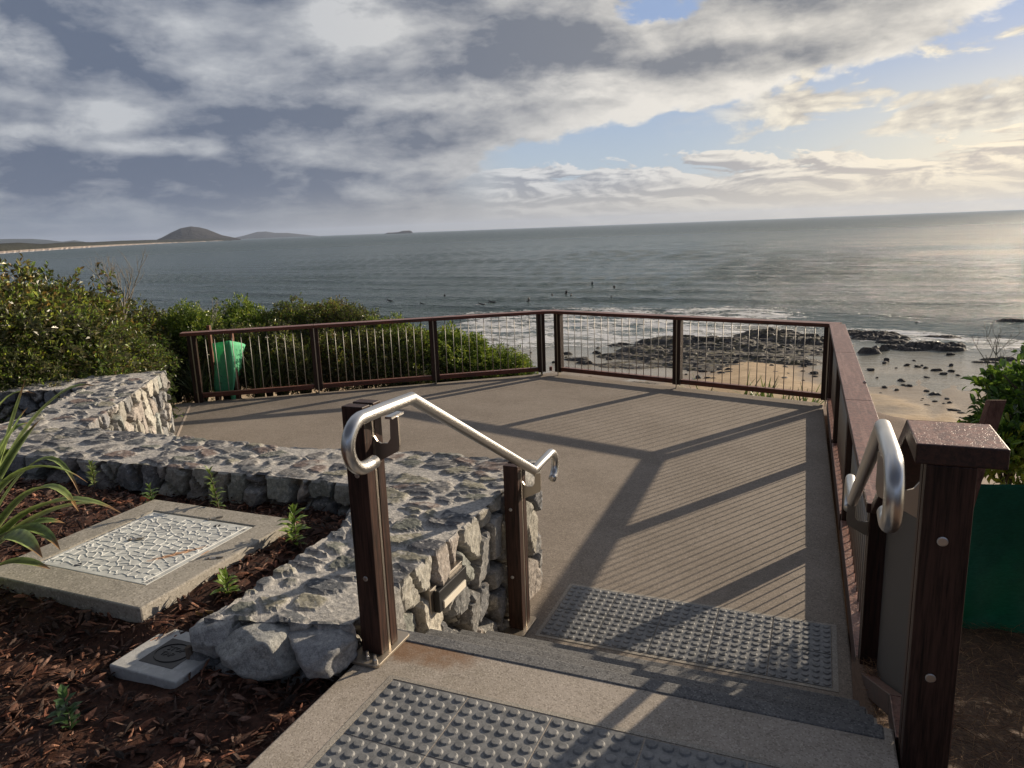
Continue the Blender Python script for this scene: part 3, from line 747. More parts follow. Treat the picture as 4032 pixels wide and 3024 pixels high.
scatter_bits('bark_mulch', pts, bedz, .008, .085, .24, pal, .9, .7, 'reddish brown shredded bark mulch covering the garden bed', 'mulch', 'mulch')
pf = np.stack([-8+3*rng.rand(1500), -.3+1.8*rng.rand(1500)], 1)
scatter_bits('bark_mulch', pf, lambda x, y: bedz(x, y)-.09, .03, .12, .2, pal, .5, .5, 'reddish mulch in the small planter behind the wall corner', 'mulch', 'mulch', 2)

# concrete service pit with its metal lid
x0, x1, y0, y1, zt = SL
pit = thing('service_pit', 'large square concrete pit surround with a patterned pale metal lid in the mulch', 'service pit', ((x0+x1)/2, (y0+y1)/2, BED))
lx0, lx1, ly0, ly1 = x0+.155, x1-.155, y0+.165, y1-.145
mb = MB()
for a, b_ in (((x0, y0), (x1, ly0)), ((x0, ly1), (x1, y1)), ((x0, ly0), (lx0, ly1)), ((lx1, ly0), (x1, ly1))): mb.box((a[0], a[1], BED-.12), (b_[0], b_[1], zt))
vs = mb
bmx = MB(); O = [(x0, y0), (x1, y0), (x1, y1), (x0, y1)]; I = [(lx0, ly0), (lx1, ly0), (lx1, ly1), (lx0, ly1)]; zb = BED-.12
V8 = [(x, y, zb) for x, y in O]+[(x, y, zt) for x, y in O]+[(x, y, zt) for x, y in I]+[(x, y, zt-.06) for x, y in I]
fsx = []
for i in range(4):
    j = (i+1) % 4; fsx += [(i, j, 4+j, 4+i), (4+i, 4+j, 8+j, 8+i), (8+i, 8+j, 12+j, 12+i)]
bmx.add(V8, fsx).build('concrete_surround', M['pit_conc'], pit, bevel=.008)
def lidmat():
    m, nt, b = mat('cast_lid', rough=.62, metal=.0, spec=.5); p = posn(nt)
    n = noise(nt, p, 11, 5, .6); n2 = noise(nt, p, 90, 3, .6)
    c = mixc(nt, (n*.6+n2*.4).ramp(.35, .65), (.47, .48, .46), (.62, .62, .59))
    x, y, z = sep(nt, p); cx, cy = lx1-.10, ly0+.27
    r = (x-cx)*(x-cx)*20.+(y-cy-(x-cx)*.9)*(y-cy-(x-cx)*.9)*420.
    c = mixc(nt, (r+(noise(nt, p, 26, 4, .6)-.5)*1.2).ramp(.75, .15)*.75, c, (.42, .20, .07))
    setc(nt, b, c); bump(nt, b, n2, .3, .001); return m
M['lid'] = lidmat()
lid = MB().box((lx0+.006, ly0+.006, zt-.04), (lx1-.006, ly1-.006, zt-.004)).build('lid', M['lid'], pit, bevel=.002)
# crazed pattern of raised ribs cast into the lid, with a border bar
gx_, gy_ = np.arange(lx0+.010, lx1-.009, .0026), np.arange(ly0+.010, ly1-.009, .0026); GX, GY = np.meshgrid(gx_, gy_, indexing='ij'); gx1, gy1 = GX.ravel(), GY.ravel()
PP = np.stack([gx1/.052, gy1/.040, gx1*0+.5], 1); PP = PP+.25*np.stack([fbm(PP*.9, 2, 201), fbm(PP*.9, 2, 202), gx1*0], 1); q1, q2, qi, qd = voro3(PP, 203, .8)
inn = (gx1 > lx0+.036) & (gx1 < lx1-.040) & (gy1 > ly0+.036) & (gy1 < ly1-.036)
rb_ = sstep(-(q2-q1), -.115, -.05)*inn*(1-(cellr(qi, 5) > .93)*.0)
bar = ((np.abs(gx1-(lx0+.033)) < .0035) | (np.abs(gx1-(lx1-.037)) < .0035)) & (gy1 > ly0+.02) & (gy1 < ly1-.02); rb_ = np.maximum(rb_, bar*1.)
zl = zt-.0034+.0026*rb_; nn_, mm_ = GX.shape; ii = (np.arange(nn_-1)[:, None]*mm_+np.arange(mm_-1)[None, :]).ravel(); FF = np.stack([ii, ii+mm_, ii+mm_+1, ii+1], 1)
me = bpy.data.meshes.new('ribs'); w_ = wloc(lid); me.from_pydata((np.stack([gx1, gy1, zl], 1)-w_).tolist(), [], FF.tolist()); me.update()
cc_ = np.array([.70, .70, .67])*rb_[:, None]+np.array([.54, .55, .525])*(1-rb_[:, None])  # ribs paler than the lid, their highlights put into the colour
def ribmat():
    m, nt, b = mat('cast_ribs', rough=.6, spec=.4); p = posn(nt); c = vcolr(nt); n = noise(nt, p, 12, 5, .6)
    c = mixc(nt, 1., c, mixc(nt, n.ramp(.35, .65), (.82, .82, .82), (1.12, 1.12, 1.10)), 'MULTIPLY')
    x, y, z = sep(nt, p); cx, cy = lx1-.13, ly0+.30; u = (x-cx)*.55+(y-cy)*.83; v = (x-cx)*.83-(y-cy)*.55
    r = u*u*34.+v*v*1500.; c = mixc(nt, (r+(noise(nt, p, 30, 4, .6)-.5)*1.6).ramp(.9, .1)*.8, c, (.46, .22, .08))
    setc(nt, b, c); return m
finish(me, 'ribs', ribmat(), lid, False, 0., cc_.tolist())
hol = MB()
for hx, hy in ((lx0+.22, ly0+.055), (lx1-.20, ly1-.055)): hol.tube([(hx, hy, zt-.0045), (hx, hy, zt-.0015)], .017, 18)
hol.build('lifting_hole', M['black'], lid)
def text(body, name, size, loc, rz, mt, parent, ext=.0012):
    cu = bpy.data.curves.new(name, 'FONT'); cu.body = body; cu.size = size; cu.extrude = ext; cu.resolution_u = 2
    o = bpy.data.objects.new(name, cu); COL.objects.link(o); bpy.context.view_layer.update()
    me = bpy.data.meshes.new_from_object(o.evaluated_get(bpy.context.evaluated_depsgraph_get())); bpy.data.objects.remove(o)
    t = finish(me, name, mt, parent); w = wloc(parent); t.location = (loc[0]-w[0], loc[1]-w[1], loc[2]-w[2]); t.rotation_euler = (0, 0, rz); return t
text('37KC', 'lettering', .026, (lx1-.014, ly0+.02, zt-.0036), pi/2, M['plate'], lid)
text('371C', 'lettering', .024, (lx0+.026, ly0+.03, zt-.0036), pi/2, M['plate'], lid)
text('K  RACORS  2002  CLASS D', 'lettering', .022, (lx0+.024, ly0+.26, zt-.0036), pi/2, M['plate'], lid)
text('1.5K', 'lettering', .024, (lx1-.014, ly1-.085, zt-.0036), pi/2, M['plate'], lid)
for (px, py, r) in ((292, 1165, .3), (463, 1120, .5), (462, 1206, .25)):
    c = gp(px, py, zt)
    mb = MB(); d = Vector((cos(r+.2), sin(r+.2), 0)); c = Vector(c)
    mb.beam(c-d*.035+Vector((0, 0, .002)), c+d*.035+Vector((0, 0, .002)), .020, .003); mb.tube([c-d*.024, c-d*.024+Vector((0, 0, .007))], .006, 8); mb.beam(c+d*.01+Vector((0, 0, .005)), c+d*.045+Vector((0, 0, .005)), .007, .006)
    mb.build('lid_clip', M['plate'], pit)
# small white pit
sp_ = thing('small_pit', 'small pale concrete box with a dark oval-marked lid by the end stones of the wall', 'service pit', gp(340, 1430, .655))
q = [gp(px, py, .655) for px, py in ((238, 1434), (372, 1357), (470, 1386), (343, 1484))]
q = [np.array([-1.080, -1.752, .655]), np.array([-.742, -1.752, .655]), np.array([-.742, -1.468, .655]), np.array([-1.080, -1.468, .655])]
dz_ = np.array([0, 0, .16])
MB().hexa([a-dz_ for a in q], q).build('concrete_box', M['pit_small'], sp_, bevel=.006)
cxx, cyy = -.905, -1.612
mb = MB().box((cxx-.085, cyy-.082, .640), (cxx+.085, cyy+.082, .6565)); sl = mb.build('lid', M['black'], sp_)
mb = MB(); n = 36
ring = [(cxx+.072*cos(2*pi*k/n), cyy+.060*sin(2*pi*k/n), .6575) for k in range(n+1)]; mb.tube(ring, .0022, 6, False); mb.build('oval_rim', M['black'], sl)
text('STOP\nTAP', 'lettering', .035, (cxx-.045, cyy+.012, .6566), 0, M['black'], sl, .002)

# small finds in the mulch
st = thing('timber_stub', 'dark broken timber stub standing beside the small pale pit', 'stub', gp(415, 1450, .60))
b0 = gp(415, 1448, .60); MB().tube([b0+np.array([0, 0, -.05]), b0+np.array([.002, .0, .04]), b0+np.array([-.004, .0, .10])], [.019, .016, .013], 7).build('stub', M['bark'], st)
o = finish(rock_mesh('orange_stone', (.035, .03, .026), 77, 3), 'orange_stone', M['stone'], None, True, 0., [(.55, .16, .07)]*162); o.location = tuple(gp(313, 1082, .665)); tag(o, 'small orange stone lying in the mulch behind the large pit', 'stone')
cl = gp(432, 1322, .66); c0 = Vector(cl); mb = MB()
mb.beam(c0, c0+Vector((.055, .02, .0)), .005, .012); mb.beam(c0+Vector((-.012, -.012, 0)), c0+Vector((.04, .008, -.02)), .005, .010); mb.beam(c0, c0+Vector((-.010, -.012, 0)), .005, .012)
M['clip'], _nt, _b = mat('tan_plastic', (.42, .24, .08), .5); tag(mb.build('plastic_clip', M['clip']), 'small tan plastic clip lying in the mulch near the end stones', 'clip')

# ------------------------------------------------------------------ leaves and shrubs
def leaf_cloud(tips, per, size, pal, seed, wide=.42, droop=.2, spread=.9, detail=False, updir=None):
    """rosettes of leaves at the twig tips: tips (N,3) with outward directions (N,3)"""
    r = np.random.RandomState(seed); P, D = tips; n = len(P)*per
    P = np.repeat(P, per, 0); D = np.repeat(D, per, 0)
    rv = r.normal(size=(n, 3)); d = D*(.55)+rv*spread*.55; d[:, 2] += .25-droop*r.rand(n); d /= np.linalg.norm(d, axis=1)[:, None]
    s = size*(.55+.75*r.rand(n)); base = P+r.normal(size=(n, 3))*size*.30-D*size*r.rand(n)[:, None]*1.2
    w = np.cross(d, r.normal(size=(n, 3))); w /= np.linalg.norm(w, axis=1)[:, None]; up = np.cross(w, d); up *= np.sign(up[:, 2:3]+1e-6)
    a = base; m1 = base+d*s[:, None]*.5; tip = base+d*s[:, None]-np.array([0, 0, 1])*(s*droop*.6)[:, None]
    L = m1+w*(s*wide*.5)[:, None]+up*(s*.09)[:, None]; Rr = m1-w*(s*wide*.5)[:, None]+up*(s*.09)[:, None]
    if detail:
        L2 = base+d*s[:, None]*.78+w*(s*wide*.34)[:, None]+up*(s*.06)[:, None]; R2 = base+d*s[:, None]*.78-w*(s*wide*.34)[:, None]+up*(s*.06)[:, None]; m2 = base+d*s[:, None]*.78
        Vv = np.stack([a, L, m1, Rr, L2, m2, R2, tip], 1).reshape(-1, 3); i = np.arange(n)[:, None]*8
        F = np.concatenate([i+[0, 2, 1, 0], i+[0, 3, 2, 0]], 0); F3 = np.concatenate([i+[0, 2, 1], i+[0, 3, 2], i+[4, 5, 7], i+[5, 6, 7]], 0); F4 = np.concatenate([i+[1, 2, 5, 4], i+[2, 3, 6, 5]], 0)
        faces = F3.tolist()+F4.tolist(); k = 8
    else:
        Vv = np.stack([a, L, tip, Rr], 1).reshape(-1, 3); i = np.arange(n)[:, None]*4; faces = np.concatenate([i+[0, 2, 1], i+[0, 3, 2]], 0).tolist(); k = 4
    pal = np.array(pal); c = pal[r.randint(len(pal), size=n)]*(.65+.7*r.rand(n))[:, None]
    return Vv, faces, np.repeat(c, k, 0)
G_DARK = [(.075, .092, .036), (.095, .115, .042), (.058, .072, .03), (.125, .14, .058), (.15, .145, .08)]
G_MID = [(.10, .16, .035), (.14, .21, .04), (.07, .115, .028), (.19, .26, .05)]
G_YEL = [(.28, .36, .05), (.19, .28, .045), (.38, .42, .06), (.13, .20, .04), (.24, .31, .05)]
G_RUST = [(.16, .125, .05), (.20, .13, .045), (.10, .10, .035), (.13, .11, .045), (.09, .10, .035), (.14, .15, .06)]
G_HEDGE = G_DARK+[(.12, .12, .06), (.16, .14, .07)]
def shrub_mesh(name, rad, ntips, per, size, pal, palt, seed, lump=.22, **kw):
    r = np.random.RandomState(seed); d = r.normal(size=(ntips, 3)); d[:, 2] = np.abs(d[:, 2])*1.1-.35*r.rand(ntips); d /= np.linalg.norm(d, axis=1)[:, None]
    rr = 1+lump*fbm(d*2.1+seed, 3, seed)*1.6; dep = 1-.42*r.rand(ntips)**2.0; spr = r.rand(ntips) < .05; dep[spr] *= 1.10
    P = d*(rr*dep)[:, None]*np.array(rad)
    Vv, F, C = leaf_cloud((P, d), per, size, pal, seed+1, **kw)
    # fresh growth high on the outside
    if palt:
        k = len(C)//(ntips*per); topm = (P[:, 2]/rad[2] > .35) & (dep > .82) & (r.rand(ntips) < .75); topm = np.repeat(topm, per*k)
        pt = np.array(palt)[r.randint(len(palt), size=ntips*per)]; pt = np.repeat(pt*(.75+.5*r.rand(len(pt)))[:, None], k, 0); C[topm] = pt[topm]
    me = bpy.data.meshes.new(name); me.from_pydata(Vv.tolist(), [], F); me.update()
    a = me.color_attributes.new("Col", 'FLOAT_COLOR', 'POINT'); a.data.foreach_set('color', np.concatenate([C, np.ones((len(C), 1))], 1).ravel()); me.materials.append(M['leaf'])
    return me
def stems_mesh(name, rad, n, seed, th=.018):
    r = random.Random(seed); mb = MB()
    for i in range(n):
        a = r.random()*2*pi; q = .2+.6*r.random(); e = Vector((cos(a)*q*rad[0], sin(a)*q*rad[1], rad[2]*(.35+.5*r.random())))
        m = Vector((e.x*.35, e.y*.35, e.z*.45)); mb.tube([(e.x*.05, e.y*.05, -rad[2]*.7), m, e], [th, th*.7, th*.3], 5)
    me = bpy.data.meshes.new(name); me.from_pydata(mb.v, [], mb.f); me.materials.append(M['bark']); return me
STYLES = {}
def style(key, *a, **k): STYLES[key] = (shrub_mesh('foliage', *a, **k), stems_mesh('stems', a[0], 9, hash(key) % 97), a[0])
style('dark', (1, 1, 1), 3000, 9, .060, G_HEDGE, G_HEDGE+G_YEL[:3]+[(.30, .28, .10)], 11, .34)
style('dark2', (1, 1, 1), 3000, 9, .056, G_DARK+G_MID, G_RUST+G_MID+G_YEL[:3], 12, .34)
style('rust', (1, 1, 1), 3000, 9, .056, G_DARK+G_RUST, G_RUST+G_YEL+[(.34, .22, .05), (.34, .30, .09)], 13, .30)
style('mid', (1, 1, 1), 1700, 8, .085, G_MID+G_DARK, G_YEL, 14, .42)
style('yellow', (1, 1, 1), 1500, 8, .095, G_MID, G_YEL, 15, .42)
def shrub(key, top, r, label, cat='shrub', group=None, rz=0., nm='shrub', sq=1.):
    f, s, rad = STYLES[key]
    loc = (top[0], top[1], top[2]-r*sq)
    root = thing(nm, label, cat, loc, group); root.rotation_euler = (0, 0, rz); root.scale = (r, r, r*sq)
    for nm2, me in (('foliage', f), ('stems', s)):
        o = bpy.data.objects.new(nm2, me); COL.objects.link(o); o.parent = root
    return root
hedge = [(-75, 572, 10.8, 1.5, 'rust'), (12, 590, 11.2, 1.35, 'rust'), (95, 618, 11.6, 1.25, 'dark2'), (172, 640, 12.0, .95, 'rust'), (240, 674, 12.3, 1.0, 'dark'), (312, 692, 13.0, .85, 'dark2'), (385, 706, 13.2, .8, 'dark'),
         (-20, 655, 10.1, 1.2, 'dark'), (75, 668, 10.2, 1.15, 'dark2'), (140, 690, 10.2, 1.0, 'dark'), (205, 712, 10.5, .8, 'dark2'), (285, 738, 12.2, .8, 'dark'), (335, 742, 13.4, .8, 'dark2'), (-60, 700, 9.6, .9, 'dark2'), (40, 735, 9.7, .8, 'dark'), (130, 752, 9.9, .8, 'dark2'), (180, 768, 10.3, .6, 'dark'), (240, 778, 11.2, .55, 'dark')]
hl_ = ['at the far left edge', 'topmost at the left edge', 'on the sloping crest', 'with orange leaves on the crest', 'behind the bare twigs', 'low on the crest', 'where the crest meets the railing']
for i, (px, py, dd, r, k) in enumerate(hedge):
    p = at(px, py, dd)
    if i < 7: lb = 'dense coastal shrub %s of the hedge behind the stone wall' % hl_[i]
    else: lb = 'dark green shrub in the lower face of the hedge, %s from the left' % (['first', 'second', 'third', 'fourth', 'fifth', 'sixth', 'lowest first', 'lowest second', 'lowest third', 'lowest fourth', 'lowest fifth'][i-7])
    shrub(k, p, r, lb, 'shrub', 'shrubs of the hedge on the left', rz=i*1.7)
mids = [(398, 662, 12.2, .42, 'yellow', 1.1), (455, 700, 12.8, .75, 'dark2', 1), (520, 655, 12.9, .55, 'yellow', 1.2), (585, 664, 12.8, .62, 'mid', 1.1), (640, 655, 12.6, .62, 'dark2', 1.1), (700, 645, 12.6, .75, 'rust', 1.1), (745, 668, 12.4, .6, 'dark', 1.1), (800, 684, 12.4, .5, 'mid', 1), (855, 690, 12.5, .5, 'yellow', 1),
        (500, 712, 12.0, .7, 'dark', 1), (570, 715, 12.0, .7, 'dark2', 1), (640, 705, 12.0, .75, 'dark', 1), (710, 706, 12.0, .8, 'rust', 1), (780, 712, 12.0, .75, 'dark', 1), (850, 708, 12.2, .8, 'dark2', 1), (915, 703, 12.3, .7, 'mid', 1), (975, 716, 12.4, .62, 'yellow', 1), (1030, 735, 12.4, .55, 'yellow', 1), (1080, 757, 12.4, .5, 'yellow', 1), (1118, 780, 12.3, .33, 'yellow', 1),
        (900, 770, 12.0, .6, 'dark', 1), (980, 785, 12.1, .55, 'dark2', 1), (1050, 795, 12.1, .42, 'mid', 1)]
od = ['first', 'second', 'third', 'fourth', 'fifth', 'sixth', 'seventh', 'eighth', 'ninth', 'tenth', 'eleventh']
for i, (px, py, dd, r, k, sq) in enumerate(mids):
    p = at(px, py, dd); row = 'above the rail' if i < 9 else ('behind the rods' if i < 20 else 'low behind the rods'); j = i if i < 9 else (i-9 if i < 20 else i-20)
    shrub(k, p, r, 'shrub beyond the left railing %s, %s from the left' % (row, od[j]), 'shrub', 'shrubs beyond the left railing', rz=i*2.1, sq=sq)

# shrubs past the right railing: larger leaves, close to the camera
def near_shrub(key, loc, rad, ntips, per, size, pal, palt, seed, label):
    me = shrub_mesh('foliage', rad, ntips, per, size, pal, palt, seed, lump=.62, detail=True, wide=.36)
    root = thing('shrub', label, 'shrub', loc); o = bpy.data.objects.new('foliage', me); COL.objects.link(o); o.parent = root
    o = bpy.data.objects.new('stems', stems_mesh('stems', rad, 14, seed, .012)); COL.objects.link(o); o.parent = root
GR = [(.08, .16, .03), (.12, .23, .035), (.055, .11, .03), (.19, .31, .04)]
near_shrub('n', at(2238, 900, 5.6), (.29, .34, .36), 190, 7, .085, GR, GR+[(.16, .25, .04)], 31, 'green shrub with glossy leaves at the right edge, behind the tall leaning stake')
near_shrub('n', at(2165, 838, 6.0), (.15, .2, .13), 60, 7, .085, GR, GR+[(.16, .25, .04)], 34, 'small green branch clump beside the leaning stake, seen against the wet sand')
near_shrub('n', at(2178, 1010, 5.2), (.26, .3, .20), 300, 7, .07, [(.45, .46, .05), (.32, .38, .05), (.24, .32, .05)], [(.55, .55, .06), (.45, .48, .06)], 32, 'low yellow green shrub just above the green shade cloth')
near_shrub('n', at(2200, 950, 5.4), (.22, .3, .22), 220, 7, .075, GR, GR, 33, 'dark green shrub between the leaning stake and the right edge')
near_shrub('n', np.array([4.0, 1.75, .75]), (.95, .85, 1.15), 900, 8, .10, GR, GR, 36, 'tall green bush added out of view beyond the right edge to shade the straw bank')  # unseen bush, added to cast shade on the straw
near_shrub('n', np.array([3.5, .55, .55]), (.55, .6, .75), 420, 8, .09, GR, GR, 37, 'smaller green bush added out of view beside the tall one past the right edge')  # second unseen bush, added to widen that shade
near_shrub('n', at(1440*1.0+500, 968, 7.5)-np.array([0, 0, .35]), (.16, .2, .2), 90, 7, .06, GR, G_YEL, 35, 'tip of a green shrub showing between the rail and the post cap')

def twig_tree(name, label, base, h, seed, n=5, spread=.5, th=.014, cat='dead shrub'):
    r = random.Random(seed); mb = MB(); base = Vector(base)
    def grow(p, d, L, t, lev):
        pts = [p]; q = p
        for k in range(4):
            d = (d+Vector((r.uniform(-1, 1), r.uniform(-1, 1), r.uniform(-.3, .8)))*.18).normalized(); q = q+d*L/4; pts.append(q)
        mb.tube(pts, [t*(1-.16*k) for k in range(5)], 5, True)
        if lev: 
            for k in range(r.choice((2, 3, 3))): grow(pts[r.choice((2, 3, 4))], (d+Vector((r.uniform(-1, 1), r.uniform(-1, 1), r.uniform(-.2, .6)))*spread*1.3).normalized(), L*.62, t*.55, lev-1)
    for k in range(n): grow(base, (Vector((0, 0, 1))+Vector((r.uniform(-1, 1), r.uniform(-1, 1), 0))*spread).normalized(), h*.5, th, 3)
    return tag(mb.build(name, M['twig']), label, cat)
twig_tree('bare_branches', 'grey leafless branches standing out of the hedge against the sea', at(268, 690, 11.3), 1.05, 5)
twig_tree('bare_branches', 'thin leafless twig on the hedge crest left of the grey branches', at(232, 640, 11.4), .5, 6, 2, .3, .008)
twig_tree('bare_branches', 'leafless twigs rising behind the left railing near the green bag', at(455, 715, 11.9), .55, 8, 3, .5, .008)
twig_tree('bare_branches', 'bare twig tips above the green shrub at the right edge', at(2140, 835, 6.0), .45, 9, 3, .6, .006)
twig_tree('bare_branches', 'single dry twig in front of the foam behind the left railing', at(1080, 770, 12), .5, 10, 2, .5, .006)

def tussock(name, label, base, n, L, seed, w=.010, pal=None, spread=.9, group=None, cat='grass tussock', matk='grassblade'):
    r = random.Random(seed); vs = []; fs = []; cs = []; pal = pal or [(.09, .13, .04), (.06, .09, .03), (.14, .16, .07), (.20, .18, .10)]
    for i in range(n):
        a = r.random()*2*pi; ll = L*(.55+.6*r.random()); sp = spread*(.25+r.random()); dx, dy = cos(a), sin(a); b = Vector((r.uniform(-.06, .06), r.uniform(-.06, .06), 0)); c = Vector(pal[r.randrange(len(pal))])*r.uniform(.7, 1.4)
        o = len(vs); K = 5
        for k in range(K+1):
            s = k/K; hor = ll*sp*(s*.35+s*s*.65)*.8; ver = ll*(s-.55*sp*s*s*.9); ww = w*(1-s**2*.93)
            cx, cy, cz = b.x+dx*hor, b.y+dy*hor, ver; vs += [(cx-dy*ww, cy+dx*ww, cz), (cx+dy*ww, cy-dx*ww, cz)]; cs += [tuple(c), tuple(c)]
        fs += [(o+2*k, o+2*k+1, o+2*k+3, o+2*k+2) for k in range(K)]
    me = bpy.data.meshes.new(name); me.from_pydata(vs, [], fs); me.update()
    o = finish(me, name, M[matk], None, False, 0., cs); o.location = tuple(base); return tag(o, label, cat, group)
tq = [(372, 800, 11.9, .75), (430, 835, 11.3, .8), (560, 845, 11.4, .95), (610, 835, 11.5, 1.0), (660, 835, 11.5, .95), (495, 845, 11.6, .85), (720, 830, 11.8, .8), (780, 830, 11.9, .7), (330, 790, 11.9, .6), (860, 815, 12.0, .6)]
for i, (px, py, dd, L) in enumerate(tq):
    p = at(px, py, dd); p[2] = -.15
    tussock('grass_tussock', 'long strappy grass tussock behind the left railing, %s clump planted' % od[i], p, 150, L, 60+i, group='grass tussocks behind the left railing')
gl = [(.16, .24, .05), (.10, .17, .04), (.22, .28, .08), (.07, .11, .035)]
for i, (px, dd) in enumerate(((1515, 11.2), (1600, 10.9), (1650, 10.8), (1690, 10.7), (1735, 10.6))):
    p = at(px, 850, dd); p[2] = -.80+.06*(i % 3)
    tussock('strap_plant', 'green strap-leaved plant outside the front railing, %s of the clumps' % od[i], p, 26, .85, 90+i, w=.022, pal=gl, spread=.7, group='strap plants outside the front railing', cat='plant')

# big flax at the left edge
def flax():
    base = Vector(at(-120, 1120, 4.0)); base.z = .66
    root = thing('flax_plant', 'large flax plant with long arching striped leaves at the left edge', 'plant', base)
    r = random.Random(4)
    def leaf(b, c, e, w, twist=.0, col=(.12, .17, .05)):
        b, c, e = Vector(b), Vector(c), Vector(e); K = 16; mb = MB(); vs = []; cs = []
        for k in range(K+1):
            t = k/K; p = b*(1-t)**2+c*2*t*(1-t)+e*t*t; d = ((c-b)*(1-t)+(e-c)*t).normalized(); sd = d.cross(Vector((0, 0, 1)))
            sd = sd.normalized() if sd.length > .05 else Vector((1, 0, 0)); up = sd.cross(d)
            a = twist*t; s2 = sd*cos(a)+up*sin(a); u2 = up*cos(a)-sd*sin(a)
            ww = w*(.55+.9*t-.0*t)*(1-t**5)*(1-.45*t); ww = max(ww, .0006)
            fold = .42
            vs += [p-s2*ww+u2*ww*fold, p-s2*ww*.5+u2*ww*fold*.45, p, p+s2*ww*.5+u2*ww*fold*.45, p+s2*ww+u2*ww*fold]
            br = 1-.5*max(0, t-.9)/.1; cc = Vector(col)
            if t > .93: cc = Vector((.22, .13, .06))
            e1 = cc*2.4; cs += [tuple(e1), tuple(cc*.85), tuple(cc*1.25), tuple(cc*.8), tuple(e1)]
        fs = [(k*5+j, k*5+j+1, (k+1)*5+j+1, (k+1)*5+j) for k in range(K) for j in range(4)]
        mb.add(vs, fs, [tuple(x) for x in cs]); mb.build('leaf', M['grassblade'], root, True, vcol=True)
    # (control pixel, tip pixel, distances, width) read as survey sights
    L = [((60, 800), (207, 834), 3.7, 3.5, .021), ((-10, 905), (190, 1043), 3.6, 3.3, .019), ((85, 835), (172, 1068), 3.7, 3.5, .014), ((40, 1000), (262, 1108), 3.4, 3.2, .030), ((75, 935), (170, 1105), 3.5, 3.3, .026),
         ((60, 860), (10, 1010), 3.9, 3.9, .024), ((95, 1060), (222, 1092), 3.4, 3.3, .030), ((50, 1060), (130, 1188), 3.4, 3.15, .028), ((10, 1080), (92, 1205), 3.3, 3.05, .034), ((-20, 1180), (110, 1230), 3.2, 3.0, .028),
         ((30, 1100), (140, 1130), 3.7, 3.7, .024), ((-20, 900), (72, 915), 3.9, 4.0, .022), ((-60, 800), (75, 850), 4.0, 4.0, .018), ((0, 950), (60, 880), 3.7, 3.8, .022), ((-10, 1010), (-20, 800), 3.6, 3.9, .028), ((-5, 1020), (55, 820), 3.8, 4.0, .020),
         ((0, 1000), (88, 905), 3.5, 3.4, .018)]
    for i, ((cx, cy), (tx, ty), dc, dt, w) in enumerate(L):
        bb = base+Vector((r.uniform(-.05, .05), r.uniform(-.05, .05), r.uniform(-.02, .06)))
        leaf(bb, at(cx, cy, dc), at(tx, ty, dt), w*1.5, r.uniform(-.5, .5), r.choice(((.15, .20, .06), (.13, .18, .055), (.18, .23, .075), (.115, .16, .05))))
flax()

# young plants in the mulch
def sprout(px, py, zb, h, n, leafL, label, seed, lean=(0, 0), round_=False, col=(.13, .20, .04)):
    b = Vector(gp(px, py, zb)); r = random.Random(seed); root = thing('young_plant', label, 'plant', b)
    top = b+Vector((lean[0], lean[1], h)); MB().tube([b, (b+top)/2+Vector((.004, .003, 0)), top], [.0035, .003, .002], 6).build('stem', M['bark'], root)
    mb = MB()
    for i in range(n):
        t = .08+.92*i/(n-1); p = b+(top-b)*t; a = i*2.4+r.random(); el = r.uniform(.1, .9) if t < .9 else r.uniform(.9, 1.4); d = Vector((cos(a)*cos(el), sin(a)*cos(el), sin(el))); LL = leafL*(1-.35*abs(t-.45))*r.uniform(.75, 1.15)
        s = d.cross(Vector((0, 0, 1))); s = s.normalized() if s.length > .01 else Vector((1, 0, 0)); up = s.cross(d); W = LL*(.30 if round_ else .20); c = Vector(col)*r.uniform(.8, 1.5)
        q = [p, p+d*LL*.3+s*W*.8+up*W*.35, p+d*LL*.35, p+d*LL*.3-s*W*.8+up*W*.35, p+d*LL*.68+s*W*.85+up*W*.2, p+d*LL*.7-up*.0, p+d*LL*.68-s*W*.85+up*W*.2, p+d*LL-up*LL*.12]
        mb.add(q, [(0, 2, 1), (0, 3, 2), (1, 2, 5, 4), (2, 3, 6, 5), (4, 5, 7), (5, 6, 7)], [tuple(c)]*8)
    mb.build('leaves', M['leaf'], root, False, vcol=True)
YG = (.17, .25, .045)
sprout(205, 1052, .70, .15, 34, .055, 'small bushy seedling below the long wall, nearest the flax', 1, col=(.17, .22, .06))
sprout(330, 1100, .67, .13, 26, .06, 'darker leafy seedling in front of the long wall beside the orange stone', 2, col=(.10, .16, .04))
sprout(475, 1112, .67, .24, 40, .06, 'tall leaning seedling against the middle of the long wall', 3, (-.09, .05), col=(.15, .21, .05))
sprout(638, 1182, .65, .19, 34, .085, 'bright green seedling at the right corner of the large concrete pit', 4, (.01, 0), col=YG)
sprout(492, 1290, .65, .10, 26, .075, 'low bright seedling between the large pit and the near wall', 5, col=YG)
sprout(152, 1585, .60, .14, 22, .058, 'round-leaved green seedling in shaded mulch at the bottom left', 6, (.0, .0), True, col=(.07, .13, .045))
sprout(598, 1075, .66, .07, 10, .05, 'tiny dark seedling in the shade of the long wall', 7, col=(.05, .09, .03))

